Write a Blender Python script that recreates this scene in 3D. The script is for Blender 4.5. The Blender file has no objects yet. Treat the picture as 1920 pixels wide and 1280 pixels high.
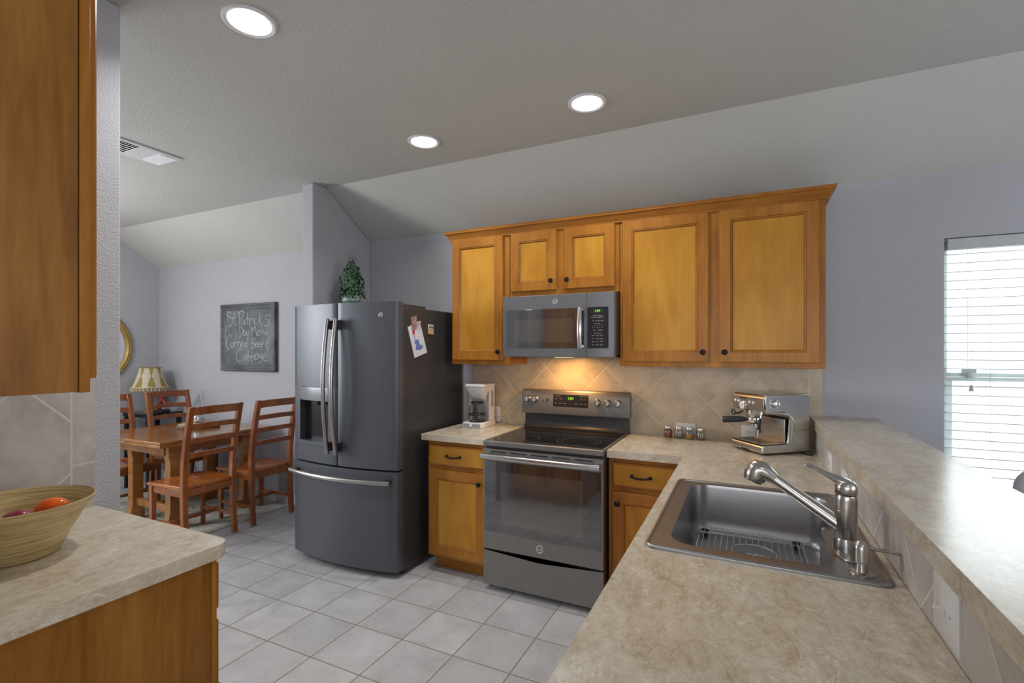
import bpy, bmesh, math, random
from mathutils import Vector, Matrix
R = math.radians
PI = math.pi
random.seed(7)
sc = bpy.context.scene
COL = sc.collection

# ------------------------------------------------------------------ camera
F_PX, YAW, Y0 = 915.4, 0.4474, 657.9
cd = bpy.data.cameras.new('camera')
cam = bpy.data.objects.new('camera', cd)
COL.objects.link(cam)
cam.location = (1.4659, -3.3269, 1.466)
cam.rotation_euler = (PI / 2, 0, YAW)
cd.sensor_width = 36
cd.lens = 36 * F_PX / 1920
cd.shift_y = (Y0 - 640) / 1920.0
cd.clip_start = 0.02
sc.camera = cam

# ------------------------------------------------------------------ world, light, exposure
sc.view_settings.view_transform = 'Standard'
sc.view_settings.look = 'None'
sc.view_settings.gamma = 1
sc.view_settings.use_curve_mapping = False
sc.view_settings.exposure = 0.0
w = bpy.data.worlds.new('sky')
sc.world = w
w.use_nodes = True
w.node_tree.nodes['Background'].inputs[0].default_value = (0.90, 0.95, 1.0, 1)
w.node_tree.nodes['Background'].inputs[1].default_value = 6.0


def area(name, loc, rot, sx, sy, power, col=(1, 1, 1), shape='RECTANGLE', spread=PI):
    l = bpy.data.lights.new(name, 'AREA')
    l.shape = shape
    l.size = sx
    if shape in ('RECTANGLE', 'ELLIPSE'):
        l.size_y = sy
    l.energy = power
    l.color = col
    l.spread = spread
    o = bpy.data.objects.new(name, l)
    COL.objects.link(o)
    o.location = loc
    o.rotation_euler = rot
    return o


CEIL = 2.75
area('rear_fill_light', (1.9, -6.5, 1.45), (R(78), 0, 0), 3.4, 1.5, 54, (0.95, 0.97, 1.0))  # added soft fill behind the camera; the rear wall has no window
area('side_fill_light', (5.1, -3.2, 1.5), (R(90), 0, R(90)), 2.6, 1.5, 54, (0.93, 0.96, 1.0))  # unseen fill added from the right, no opening in that wall
area('dining_window_light', (-4.58, -3.3, 1.65), (R(90), 0, R(-90)), 1.7, 1.3, 80, (0.93, 0.97, 1.0))

# ------------------------------------------------------------------ node helpers


class NT:
    def __init__(s, name):
        s.m = bpy.data.materials.new(name)
        s.m.use_nodes = True
        s.t = s.m.node_tree
        s.b = s.t.nodes['Principled BSDF']

    def n(s, typ, **k):
        nd = s.t.nodes.new(typ)
        for a, v in k.items():
            if a[0] == '_':
                setattr(nd, a[1:], v)
            else:
                key = int(a[1:]) if a[0] == 'i' and a[1:].isdigit() else a
                s.put(nd.inputs[key], v)
        return nd

    def put(s, sock, v):
        if isinstance(v, bpy.types.NodeSocket):
            s.t.links.new(v, sock)
        else:
            sock.default_value = v

    def math(s, op, a, b=0.0, c=None):
        nd = s.n('ShaderNodeMath', _operation=op)
        s.put(nd.inputs[0], a)
        s.put(nd.inputs[1], b)
        if c is not None:
            s.put(nd.inputs[2], c)
        return nd.outputs[0]

    def coord(s, scale=(1, 1, 1), rnd=True, rot=(0, 0, 0)):
        tc = s.n('ShaderNodeTexCoord')
        v = tc.outputs['Object']
        if rnd:
            oi = s.n('ShaderNodeObjectInfo')
            ad = s.n('ShaderNodeVectorMath', _operation='ADD')
            k = s.math('MULTIPLY', oi.outputs['Random'], 37.0)
            s.put(ad.inputs[0], v)
            s.put(ad.inputs[1], k)
            v = ad.outputs[0]
        mp = s.n('ShaderNodeMapping')
        s.put(mp.inputs['Vector'], v)
        mp.inputs['Scale'].default_value = scale
        mp.inputs['Rotation'].default_value = rot
        return mp.outputs[0]

    def noise(s, vec, scale, detail=3, rough=.55, dist=0.0):
        nd = s.n('ShaderNodeTexNoise')
        s.put(nd.inputs['Vector'], vec)
        nd.inputs['Scale'].default_value = scale
        nd.inputs['Detail'].default_value = detail
        nd.inputs['Roughness'].default_value = rough
        nd.inputs['Distortion'].default_value = dist
        return nd.outputs['Fac']

    def ramp(s, fac, stops):
        nd = s.n('ShaderNodeValToRGB')
        s.put(nd.inputs[0], fac)
        e = nd.color_ramp.elements
        while len(e) < len(stops):
            e.new(.5)
        for i, (p, c) in enumerate(stops):
            e[i].position = p
            e[i].color = (*c, 1)
        return nd.outputs[0]

    def mix(s, f, a, b, typ='MIX'):
        nd = s.n('ShaderNodeMix', _data_type='RGBA', _blend_type=typ)
        s.put(nd.inputs[0], f)
        for k, v in ((6, a), (7, b)):
            if isinstance(v, tuple) and len(v) == 3:
                v = (*v, 1)
            s.put(nd.inputs[k], v)
        return nd.outputs[2]

    def bump(s, h, strength=.3, dist=.002):
        nd = s.n('ShaderNodeBump')
        s.put(nd.inputs['Height'], h)
        nd.inputs['Strength'].default_value = strength
        nd.inputs['Distance'].default_value = dist
        s.put(s.b.inputs['Normal'], nd.outputs[0])

    def set(s, col=None, rough=None, metal=None, spec=None, coat=None, trans=None, emis=None, es=1, ior=None, alpha=None, aniso=None):
        b = s.b.inputs
        if col is not None:
            s.put(b['Base Color'], (*col, 1) if isinstance(col, tuple) else col)
        if rough is not None:
            s.put(b['Roughness'], rough)
        if metal is not None:
            b['Metallic'].default_value = metal
        if spec is not None:
            b['Specular IOR Level'].default_value = spec
        if coat is not None:
            b['Coat Weight'].default_value = coat
            b['Coat Roughness'].default_value = .12
        if trans is not None:
            b['Transmission Weight'].default_value = trans
        if ior is not None:
            b['IOR'].default_value = ior
        if emis is not None:
            b['Emission Color'].default_value = (*emis, 1)
            b['Emission Strength'].default_value = es
        if aniso is not None:
            b['Anisotropic'].default_value = aniso
        return s.m


def plain(name, col, rough=.5, metal=0, var=.06, scale=25, **k):
    t = NT(name)
    v = t.noise(t.coord(), scale, 3)
    c = t.ramp(v, [(.3, tuple(x * (1 - var) for x in col)), (.7, tuple(min(1, x * (1 + var)) for x in col))])
    return t.set(col=c, rough=rough, metal=metal, **k)


def wood(name, dark, mid, light, axis='z', rough=.35, coat=.25, big=1.0, fine=1.0, mixa=.4):
    t = NT(name)
    s = {'z': (1, 1, .09), 'x': (.09, 1, 1), 'y': (1, .09, 1)}[axis]
    v = t.coord(scale=s)
    a = t.noise(v, 42 * fine, 6, .65, .6)
    v2 = t.coord(scale={'z': (1, 1, .35), 'x': (.35, 1, 1), 'y': (1, .35, 1)}[axis])
    b = t.noise(v2, 7 * big, 3, .5, .8)
    f = t.math('ADD', t.math('MULTIPLY', a, mixa), t.math('MULTIPLY', b, 1 - mixa))
    c = t.ramp(f, [(.36, dark), (.5, mid), (.63, light)])
    t.bump(a, .05, .001)
    return t.set(col=c, rough=rough, coat=coat, spec=.3)


def paint(name, col, scale=125, strength=.3):
    t = NT(name)
    v = t.coord(rnd=False)
    a = t.noise(v, scale, 2, .5)
    h = t.ramp(a, [(.42, (0, 0, 0)), (.6, (1, 1, 1))])
    b = t.noise(v, 1.3, 2)
    c = t.ramp(b, [(.3, tuple(x * .97 for x in col)), (.7, tuple(min(1, x * 1.03) for x in col))])
    t.bump(h, strength, .004)
    return t.set(col=c, rough=.75, spec=.3)


def grid_mask(t, x, y, s, g):
    """grout mask: 1 on the joints of a square grid in coordinates x, y"""
    def ax(v):
        fr = t.math('FRACT', t.math('DIVIDE', v, s))
        d = t.math('MINIMUM', fr, t.math('SUBTRACT', 1.0, fr))
        return t.math('MULTIPLY', d, s)
    d = t.math('MINIMUM', ax(x), ax(y))
    nd = t.n('ShaderNodeMapRange', _interpolation_type='SMOOTHSTEP')
    t.put(nd.inputs['Value'], d)
    nd.inputs['From Min'].default_value = g * .5
    nd.inputs['From Max'].default_value = g * .5 + .0016
    nd.inputs['To Min'].default_value = 1
    nd.inputs['To Max'].default_value = 0
    return nd.outputs[0]


def floor_tile():
    t = NT('floor_tile')
    tc = t.n('ShaderNodeTexCoord')
    sp = t.n('ShaderNodeSeparateXYZ')
    t.put(sp.inputs[0], tc.outputs['Object'])
    S = .3044
    x = t.math('ADD', sp.outputs[0], .4166 + S * 40)
    y = t.math('ADD', sp.outputs[1], 1.6349 + S * 40)
    m = grid_mask(t, x, y, S, .0045)
    cell = t.n('ShaderNodeCombineXYZ')
    t.put(cell.inputs[0], t.math('FLOOR', t.math('DIVIDE', x, S)))
    t.put(cell.inputs[1], t.math('FLOOR', t.math('DIVIDE', y, S)))
    wn = t.n('ShaderNodeTexWhiteNoise')
    t.put(wn.inputs['Vector'], cell.outputs[0])
    off = t.n('ShaderNodeVectorMath', _operation='MULTIPLY_ADD')
    t.put(off.inputs[0], wn.outputs['Color'])
    off.inputs[1].default_value = (9, 9, 9)
    t.put(off.inputs[2], tc.outputs['Object'])
    n1 = t.noise(off.outputs[0], 5, 4, .6, .4)
    n2 = t.noise(off.outputs[0], 45, 3, .6)
    f = t.math('ADD', t.math('MULTIPLY', n1, .75), t.math('MULTIPLY', n2, .25))
    c = t.ramp(f, [(.35, (.37, .365, .375)), (.5, (.44, .435, .45)), (.66, (.50, .497, .51))])
    v = t.math('ADD', .95, t.math('MULTIPLY', wn.outputs['Value'], .1))
    c = t.mix(1.0, c, v, 'MULTIPLY')
    c = t.mix(m, c, (.20, .19, .16))
    t.bump(t.math('SUBTRACT', 1.0, m), .5, .002)
    r = t.math('ADD', .42, t.math('MULTIPLY', m, .4))
    return t.set(col=c, rough=r, spec=.4)


def splash_tile(name, ax, vx, vz, base, border=None):
    """diagonal 12 inch tile; ax is the horizontal axis; a crossing sits at (vx, vz)"""
    t = NT(name)
    tc = t.n('ShaderNodeTexCoord')
    sp = t.n('ShaderNodeSeparateXYZ')
    t.put(sp.inputs[0], tc.outputs['Object'])
    h0 = sp.outputs[ax]
    z0 = sp.outputs[2]
    P = .437
    S = P / math.sqrt(2)
    h = t.math('SUBTRACT', h0, vx - P * 20)
    z = t.math('SUBTRACT', z0, vz - P * 20)
    u = t.math('MULTIPLY', t.math('ADD', h, z), .70711)
    v = t.math('ADD', t.math('MULTIPLY', t.math('SUBTRACT', h, z), .70711), S * 40)
    m = grid_mask(t, u, v, S, .0055)
    cell = t.n('ShaderNodeCombineXYZ')
    t.put(cell.inputs[0], t.math('FLOOR', t.math('DIVIDE', u, S)))
    t.put(cell.inputs[1], t.math('FLOOR', t.math('DIVIDE', v, S)))
    if border:
        b0, sgn, zs = border      # beyond h = b0 a straight border column
        e = t.math('MULTIPLY', t.math('SUBTRACT', h0, b0), sgn)
        inb = t.math('GREATER_THAN', e, 0.0)
        l1 = t.math('LESS_THAN', t.math('ABSOLUTE', e), .003)
        l2 = t.math('LESS_THAN', t.math('ABSOLUTE', t.math('SUBTRACT', z0, zs)), .003)
        mb_ = t.math('MULTIPLY', m, t.math('SUBTRACT', 1.0, inb))
        m = t.math('MAXIMUM', t.math('MAXIMUM', mb_, l1), t.math('MULTIPLY', l2, inb))
    wn = t.n('ShaderNodeTexWhiteNoise')
    t.put(wn.inputs['Vector'], cell.outputs[0])
    off = t.n('ShaderNodeVectorMath', _operation='MULTIPLY_ADD')
    t.put(off.inputs[0], wn.outputs['Color'])
    off.inputs[1].default_value = (7, 7, 7)
    t.put(off.inputs[2], tc.outputs['Object'])
    n1 = t.noise(off.outputs[0], 7, 5, .65, .5)
    c = t.ramp(n1, [(.33, tuple(k * .80 for k in base)), (.5, base), (.68, tuple(min(1, k * 1.16) for k in base))])
    vv = t.math('ADD', .93, t.math('MULTIPLY', wn.outputs['Value'], .14))
    c = t.mix(1.0, c, vv, 'MULTIPLY')
    c = t.mix(m, c, tuple(min(1, k * 1.32) for k in base))
    t.bump(t.math('SUBTRACT', 1.0, m), .5, .0025)
    r = t.math('ADD', .33, t.math('MULTIPLY', m, .4))
    return t.set(col=c, rough=r)


def laminate(name, k=1.0):
    t = NT(name)
    v = t.coord(rnd=False, scale=(1, .6, 1), rot=(0, 0, .5))
    a = t.noise(v, 7, 8, .62, 1.2)
    b = t.noise(v, 24, 7, .72, 1.6)
    g = t.noise(v, 160, 2, .6)
    f = t.math('ADD', t.math('ADD', t.math('MULTIPLY', a, .45), t.math('MULTIPLY', b, .43)), t.math('MULTIPLY', g, .12))
    c = t.ramp(f, [(.38, (.42, .34, .235)), (.46, (.53, .46, .355)), (.54, (.61, .55, .45)), (.63, (.72, .68, .59))])
    fl = t.ramp(t.noise(v, 26, 6, .75, 2.8), [(.575, (0, 0, 0)), (.63, (1, 1, 1))])
    c = t.mix(t.math('MULTIPLY', fl, .6), c, (.80, .78, .69))
    dk = t.ramp(t.noise(v, 11, 6, .7, 2.2), [(.485, (0, 0, 0)), (.5, (1, 1, 1)), (.515, (0, 0, 0))])
    c = t.mix(t.math('MULTIPLY', dk, .42), c, (.33, .22, .12))
    return t.set(col=c, rough=.23, spec=.85)


def brushed(name, col, rough=.28, axis=(1, 60, 60), var=.12):
    t = NT(name)
    v = t.coord(scale=axis)
    a = t.noise(v, 14, 4, .6)
    c = t.ramp(a, [(.3, tuple(x * (1 - var) for x in col)), (.7, tuple(min(1, x * (1 + var)) for x in col))])
    r = t.math('ADD', rough - .05, t.math('MULTIPLY', a, .12))
    return t.set(col=c, rough=r, metal=1)


M = {}
M['wall'] = paint('wall_paint', (.465, .468, .508))
M['ceiling'] = paint('ceiling_paint', (.56, .565, .54), scale=110, strength=.25)
M['white_trim'] = plain('white_trim', (.75, .76, .78), .4)
M['floor'] = floor_tile()
M['splash'] = splash_tile('backsplash_tile', 0, .809, 1.130, (.54, .445, .32), border=(1.797, 1, 1.21))
M['splash_left'] = splash_tile('left_splash_tile', 1, -2.466 + .087, 1.136, (.455, .43, .405), border=(-2.466, 1, 1.071))
M['splash_bar'] = splash_tile('bar_splash_tile', 1, -1.998, .914, (.455, .42, .395))
M['wood'] = wood('honey_maple', (.29, .105, .013), (.365, .142, .018), (.43, .18, .025), coat=.05)
M['panel'] = wood('honey_maple_panel', (.39, .165, .015), (.465, .210, .021), (.53, .26, .032), big=.8, mixa=.3, coat=.05)
M['wood_x'] = wood('honey_maple_rail', (.265, .094, .013), (.33, .126, .018), (.385, .158, .025), axis='x', coat=.05)
M['glaze'] = wood('maple_glaze_line', (.15, .05, .008), (.19, .065, .01), (.23, .08, .014))
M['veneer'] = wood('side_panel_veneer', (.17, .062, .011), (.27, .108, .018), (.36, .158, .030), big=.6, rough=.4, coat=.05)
M['counter'] = laminate('beige_laminate')
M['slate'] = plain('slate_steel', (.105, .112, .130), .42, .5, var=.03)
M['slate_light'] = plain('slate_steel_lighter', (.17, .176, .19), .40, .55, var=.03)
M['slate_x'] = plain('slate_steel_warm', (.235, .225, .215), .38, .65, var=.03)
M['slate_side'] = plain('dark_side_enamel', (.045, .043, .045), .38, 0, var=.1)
M['steel'] = brushed('brushed_steel', (.62, .61, .60), .24)
M['steel_sink'] = brushed('sink_steel', (.32, .32, .335), .35, (1, 30, 30), .04)
M['steel_basin'] = brushed('basin_steel', (.42, .42, .43), .30, (1, 30, 30), .05)
M['nickel'] = brushed('brushed_nickel', (.50, .475, .45), .24, (60, 60, 1), .05)
M['handle_steel'] = brushed('handle_steel', (.44, .43, .42), .27, (60, 60, 1), .04)
M['badge'] = plain('silver_badge', (.75, .75, .76), .3, .2)
M['chrome'] = plain('polished_steel', (.75, .75, .76), .12, 1, var=.02)
M['black_glass'] = plain('black_ceramic_glass', (.012, .012, .013), .06, 0, var=.1)
M['ring'] = plain('burner_ring_print', (.20, .20, .20), .15, 0)
M['oven_glass'] = plain('oven_window_glass', (.022, .022, .025), .035, 0, var=.02, spec=1.0)
M['oven_glass'].node_tree.nodes['Principled BSDF'].inputs['IOR'].default_value = 1.9
M['mw_glass'] = plain('microwave_window_glass', (.035, .032, .035), .04, 0, spec=1.0)
M['mw_glass'].node_tree.nodes['Principled BSDF'].inputs['IOR'].default_value = 1.9
M['mw_screen'] = plain('microwave_mesh_screen', (.062, .055, .052), .07, 0, spec=1.0)
M['mw_screen'].node_tree.nodes['Principled BSDF'].inputs['IOR'].default_value = 1.9
M['panel_black'] = plain('control_panel_black', (.02, .02, .024), .2, 0)
M['black'] = plain('black_plastic', (.015, .015, .016), .4, 0)
M['black_metal'] = plain('black_iron', (.02, .018, .017), .38, .6)
M['print_grey'] = plain('light_grey_print', (.45, .45, .46), .5, 0)
M['white_plastic'] = plain('white_plastic', (.72, .71, .72), .32, 0, var=.02)
M['grey_plastic'] = plain('grey_blue_panel', (.28, .30, .36), .35, 0)
M['cable_white'] = plain('white_cord', (.6, .58, .55), .5)
M['dark'] = plain('dark_recess', (.01, .01, .01), .6)
t = NT('green_led'); M['led'] = t.set(col=(.1, .3, .02), rough=.4, emis=(.35, 1, .08), es=1.0)
t = NT('lamp_lens'); M['lens'] = t.set(col=(.9, .9, .9), rough=.4, emis=(.97, .98, 1), es=9)
t = NT('warm_hood_lens'); M['warm_lens'] = t.set(col=(.9, .8, .6), rough=.4, emis=(1, .72, .38), es=6)
t = NT('clear_glass'); M['glass'] = t.set(col=(.95, .97, .96), rough=.02, trans=1.0, ior=1.45)
t = NT('carafe_glass'); M['carafe'] = t.set(col=(.86, .86, .84), rough=.03, trans=1.0, ior=1.2)
t = NT('window_pane'); M['pane'] = t.set(col=(.95, 1, .98), rough=.0, trans=1.0, ior=1.02)
t = NT('mirror_glass'); M['mirror'] = t.set(col=(.85, .87, .9), rough=.02, metal=1)
t = NT('blind_slat')
M['slat'] = t.set(col=(.80, .82, .84), rough=.4)
t.b.inputs['Subsurface Weight'].default_value = 0
M['blind_rail'] = plain('blind_head_rail', (.50, .52, .55), .4)
M['vinyl'] = plain('window_vinyl', (.62, .70, .67), .4)
M['siding'] = plain('pale_neighbour_wall', (.40, .395, .39), .8, scale=6)
M['chair_wood'] = wood('cherry_chair_wood', (.17, .046, .012), (.25, .073, .018), (.32, .105, .028), rough=.25, coat=.5)
M['seat_wood'] = wood('cherry_seat_wood', (.25, .065, .014), (.36, .105, .022), (.45, .15, .035), axis='y', rough=.2, coat=.6)
M['table_wood'] = wood('oak_table_wood', (.20, .072, .016), (.28, .112, .026), (.35, .155, .040), axis='y', rough=.18, coat=.6)
M['gold'] = plain('antique_gold', (.33, .22, .06), .4, .3, var=.25, scale=18)
M['fabric_cream'] = plain('cream_shade_cloth', (.62, .54, .42), .8)
M['fabric_olive'] = plain('olive_gathered_cloth', (.32, .24, .06), .8, var=.3, scale=60)
M['pot_green'] = plain('mottled_green_pot', (.07, .26, .13), .45, var=.5, scale=30)
M['pot_rim'] = plain('frosted_pot_rim', (.42, .46, .44), .45, var=.25)
M['leaf'] = plain('ivy_leaf', (.022, .085, .035), .5, var=.5, scale=22)
M['leaf_light'] = plain('ivy_leaf_light', (.06, .15, .04), .5, var=.4, scale=22)
M['stem'] = plain('brown_stem', (.08, .04, .02), .7)
M['chalk_board'] = None
M['chalk'] = plain('white_chalk', (.62, .64, .66), .9, var=.25, scale=220)
M['board_frame'] = wood('grey_black_frame', (.06, .064, .07), (.10, .106, .112), (.16, .168, .175), rough=.45, axis='x')
M['paper'] = plain('white_paper', (.72, .72, .78), .7, var=.02)
M['red_ink'] = plain('red_crayon', (.55, .03, .07), .7)
M['blue_ink'] = plain('blue_crayon', (.14, .2, .52), .7, var=.3, scale=120)
M['photo'] = plain('faded_photo_print', (.36, .22, .22), .4, var=.5, scale=50)
M['tan_card'] = plain('tan_magnet', (.6, .38, .22), .5)
M['cream_card'] = plain('cream_magnet', (.55, .55, .42), .5)
M['tomato'] = plain('orange_red_skin', (.75, .13, .02), .16, var=.35, scale=14)
M['onion'] = plain('purple_onion_skin', (.30, .05, .07), .3, var=.4, scale=25)
M['spice_red'] = plain('ground_paprika', (.36, .12, .05), .9, var=.2, scale=90)
M['spice_yellow'] = plain('ground_turmeric', (.62, .33, .02), .9, var=.15, scale=90)
M['red_thing'] = plain('dark_red_ceramic', (.25, .03, .02), .3, var=.4)
M['bark'] = plain('tree_bark', (.16, .10, .07), .9, var=.7, scale=40)
M['cut_wood'] = plain('cut_log_face', (.50, .38, .24), .6, var=.2, scale=12)
M['sheen_glass'] = plain('crackled_silver_glass', (.5, .52, .54), .15, .7, var=.6, scale=60)
M['seat_grey'] = plain('grey_lavender_chair_cloth', (.42, .41, .45), .8)

t = NT('chalk_board_slate')
v = t.coord(rnd=False)
n_ = t.noise(v, 5, 5, .6, .7)
t.set(col=t.ramp(n_, [(.35, (.10, .11, .118)), (.52, (.15, .163, .172)), (.7, (.21, .225, .235))]), rough=.75)
M['chalk_board'] = t.m

t = NT('bamboo_strip')   # coiled bamboo: horizontal bands
tc = t.n('ShaderNodeTexCoord')
mp = t.n('ShaderNodeMapping'); t.put(mp.inputs['Vector'], tc.outputs['Object']); mp.inputs['Scale'].default_value = (1.2, 1.2, 60)
mp.inputs['Rotation'].default_value = (.05, .08, 0)
a = t.noise(mp.outputs[0], 5.5, 6, .6, .3)
c = t.ramp(a, [(.30, (.25, .155, .050)), (.44, (.43, .305, .130)), (.55, (.54, .405, .19)), (.72, (.64, .51, .27))])
t.bump(a, .25, .0015)
M['bamboo'] = t.set(col=c, rough=.42, coat=.2)

t = NT('faded_rug')
v = t.coord(rnd=False)
a = t.noise(v, 2.2, 5, .6, 2.0)
b = t.noise(v, 7, 6, .7, 2.5)
c = t.ramp(a, [(.38, (.33, .33, .29)), (.47, (.52, .50, .43)), (.53, (.42, .43, .41)), (.62, (.60, .57, .49))])
dk = t.ramp(b, [(.60, (0, 0, 0)), (.64, (1, 1, 1))])
c = t.mix(dk, c, (.06, .065, .05))
rd = t.ramp(t.noise(v, 4.1, 4, .6, 2.2), [(.62, (0, 0, 0)), (.68, (1, 1, 1))])
c = t.mix(t.math('MULTIPLY', rd, .5), c, (.33, .2, .13))
M['rug'] = t.set(col=c, rough=.95, spec=.1)

# ------------------------------------------------------------------ geometry helpers
OFF = {}


class MB:
    def __init__(s, *mats):
        s.bm = bmesh.new()
        s.mats = [M[m] for m in mats]
        s.i = 0
        s.tf = None

    def m(s, i):
        s.i = i
        return s

    def v(s, p):
        p = Vector(p)
        if s.tf:
            p = s.tf @ p
        return s.bm.verts.new(p)

    def f(s, vs):
        try:
            fc = s.bm.faces.new(vs)
            fc.material_index = s.i
            return fc
        except ValueError:
            return None

    def box(s, x0, x1, y0, y1, z0, z1):
        v = [s.v((x, y, z)) for z in (z0, z1) for y in (y0, y1) for x in (x0, x1)]
        for q in ((0, 2, 3, 1), (4, 5, 7, 6), (0, 1, 5, 4), (2, 6, 7, 3), (0, 4, 6, 2), (1, 3, 7, 5)):
            s.f([v[k] for k in q])
        return s

    def bar(s, p, q, w_, h_, up=(0, 0, 1), taper=1.0):
        p, q = Vector(p), Vector(q)
        d = (q - p).normalized()
        a = d.cross(Vector(up))
        if a.length < 1e-4:
            a = d.cross(Vector((0, 1, 0)))
        a.normalize()
        b = a.cross(d)
        vs = []
        for c, k in ((p, 1.0), (q, taper)):
            for (i, j) in ((-1, -1), (1, -1), (1, 1), (-1, 1)):
                vs.append(s.v(c + a * i * w_ * k / 2 + b * j * h_ * k / 2))
        for k in range(4):
            s.f([vs[k], vs[(k + 1) % 4], vs[4 + (k + 1) % 4], vs[4 + k]])
        s.f(vs[3::-1])
        s.f(vs[4:])
        return s

    def rings(s, rings, close=True, cap=True, smooth=True):
        rs = [[s.v(p) for p in r] for r in rings]
        n = len(rs[0])
        for a, b in zip(rs, rs[1:]):
            for k in range(n if close else n - 1):
                s.f([a[k], a[(k + 1) % n], b[(k + 1) % n], b[k]])
        if cap and close:
            s.f(rs[0][::-1])
            s.f(rs[-1])
        return s

    def tube(s, pts, r, n=10, flat=1.0, closed=False, ref=None):
        pts = [Vector(p) for p in pts]
        N = len(pts)
        rr = r if isinstance(r, (list, tuple)) else [r] * N
        rings = []
        prev = None
        for k in range(N):
            if closed:
                d = pts[(k + 1) % N] - pts[k - 1]
            else:
                d = pts[min(k + 1, N - 1)] - pts[max(k - 1, 0)]
            d.normalize()
            if prev is None:
                a = Vector(ref) if ref else (Vector((0, 0, 1)) if abs(d.z) < .9 else Vector((1, 0, 0)))
                a = (a - d * a.dot(d)).normalized()
            else:
                a = (prev - d * prev.dot(d)).normalized()
            prev = a
            b = d.cross(a)
            rings.append([pts[k] + a * math.cos(t_) * rr[k] + b * math.sin(t_) * rr[k] * flat for t_ in [2 * PI * j / n for j in range(n)]])
        if closed:
            rings.append(rings[0])
        return s.rings(rings, cap=not closed)

    def cyl(s, p, q, r0, r1=None, n=24):
        return s.tube([p, q], [r0, r0 if r1 is None else r1], n)

    def lathe(s, prof, c=(0, 0, 0), n=32, axis=(0, 0, 1), cap=True):
        c = Vector(c)
        ax = Vector(axis).normalized()
        a = ax.orthogonal().normalized()
        b = ax.cross(a)
        rings = [[c + ax * z + (a * math.cos(2 * PI * k / n) + b * math.sin(2 * PI * k / n)) * max(r, 1e-5) for k in range(n)] for r, z in prof]
        return s.rings(rings, cap=cap)

    def ball(s, c, rad, n=20, mrows=12):
        rx, ry, rz = rad if isinstance(rad, (tuple, list)) else (rad,) * 3
        rings = []
        for i in range(mrows + 1):
            th = PI * i / mrows
            q = max(math.sin(th), 1e-4)
            rings.append([(c[0] + rx * q * math.cos(2 * PI * k / n), c[1] + ry * q * math.sin(2 * PI * k / n), c[2] - rz * math.cos(th)) for k in range(n)])
        return s.rings(rings)

    def prism(s, poly, axis, a, b):
        """poly in the plane across axis: x->(y,z) y->(x,z) z->(x,y)"""
        def P(u, v_, t_):
            return {'x': (t_, u, v_), 'y': (u, t_, v_), 'z': (u, v_, t_)}[axis]
        A = [s.v(P(u, v_, a)) for u, v_ in poly]
        B = [s.v(P(u, v_, b)) for u, v_ in poly]
        n = len(poly)
        for k in range(n):
            s.f([A[k], A[(k + 1) % n], B[(k + 1) % n], B[k]])
        s.f(A[::-1])
        s.f(B)
        return s

    def plate(s, outer, holes, z0, z1):
        """flat plate with holes, z0 below z1"""
        tmp = bmesh.new()
        for lp in [outer] + holes:
            vs = [tmp.verts.new((x, y, 0)) for x, y in lp]
            for k in range(len(vs)):
                tmp.edges.new((vs[k], vs[(k + 1) % len(vs)]))
        bmesh.ops.triangle_fill(tmp, use_beauty=True, use_dissolve=False, edges=tmp.edges[:])
        tmp.verts.index_update()
        for z, fl in ((z1, False), (z0, True)):
            mp = {v_.index: s.v((v_.co.x, v_.co.y, z)) for v_ in tmp.verts}
            for fc in tmp.faces:
                up = fc.normal.z > 0
                q = [mp[v_.index] for v_ in fc.verts]
                s.f(q if up != fl else q[::-1])
        tmp.free()
        for lp in [outer] + holes:
            n = len(lp)
            A = [s.v((x, y, z0)) for x, y in lp]
            B = [s.v((x, y, z1)) for x, y in lp]
            for k in range(n):
                s.f([A[k], A[(k + 1) % n], B[(k + 1) % n], B[k]])
        bmesh.ops.remove_doubles(s.bm, verts=s.bm.verts, dist=1e-6)
        return s

    def panel(s, O, U, V, N, w_, h_, t_=.019, frame=.057, mi=(0, 1, 2), flatp=False):
        """cabinet door: stile-and-rail frame, moulded inner edge, recessed flat panel"""
        O, U, V, N = Vector(O), Vector(U), Vector(V), Vector(N)
        f_ = min(frame, w_ * .22, h_ * .3)
        if flatp:
            prof = [(0, 0, 0), (0, t_ - .004, 0), (.004, t_, 0), (.012, t_, 0)]
        else:
            prof = [(0, 0, 0), (0, t_ - .004, 0), (.004, t_, 0), (f_, t_, 0), (f_ + .002, t_ - .003, 2), (f_ + .006, t_ - .002, 0), (f_ + .011, t_ - .007, 0), (f_ + .014, t_ - .010, 2)]
        loops = []
        for ins, d, mi_ in prof:
            loops.append([s.v(O + U * u + V * v_ + N * d) for u, v_ in ((ins, ins), (w_ - ins, ins), (w_ - ins, h_ - ins), (ins, h_ - ins))])
        for k in range(len(loops) - 1):
            s.i = mi[prof[k + 1][2]]
            for j in range(4):
                s.f([loops[k][j], loops[k][(j + 1) % 4], loops[k + 1][(j + 1) % 4], loops[k + 1][j]])
        s.i = mi[1]
        s.f(loops[-1])
        s.i = mi[0]
        s.f(loops[0][::-1])
        return s

    def build(s, name, parent=None, origin=None, bevel=0, segs=2, smooth=38, sub=0, normals=True):
        off = Vector((0, 0, 0))
        if parent is not None:
            off = OFF.get(parent.name, Vector((0, 0, 0)))
        elif origin is not None:
            off = Vector(origin)
        if off.length:
            bmesh.ops.translate(s.bm, verts=s.bm.verts, vec=-off)
        if normals:
            bmesh.ops.recalc_face_normals(s.bm, faces=s.bm.faces)
        me = bpy.data.meshes.new(name)
        s.bm.to_mesh(me)
        s.bm.free()
        for m_ in s.mats:
            me.materials.append(m_)
        me.shade_smooth()
        me.set_sharp_from_angle(angle=R(smooth))
        o = bpy.data.objects.new(name, me)
        COL.objects.link(o)
        if parent is not None:
            o.parent = parent
            OFF[o.name] = off
        elif origin is not None:
            o.location = origin
            OFF[o.name] = off
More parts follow.
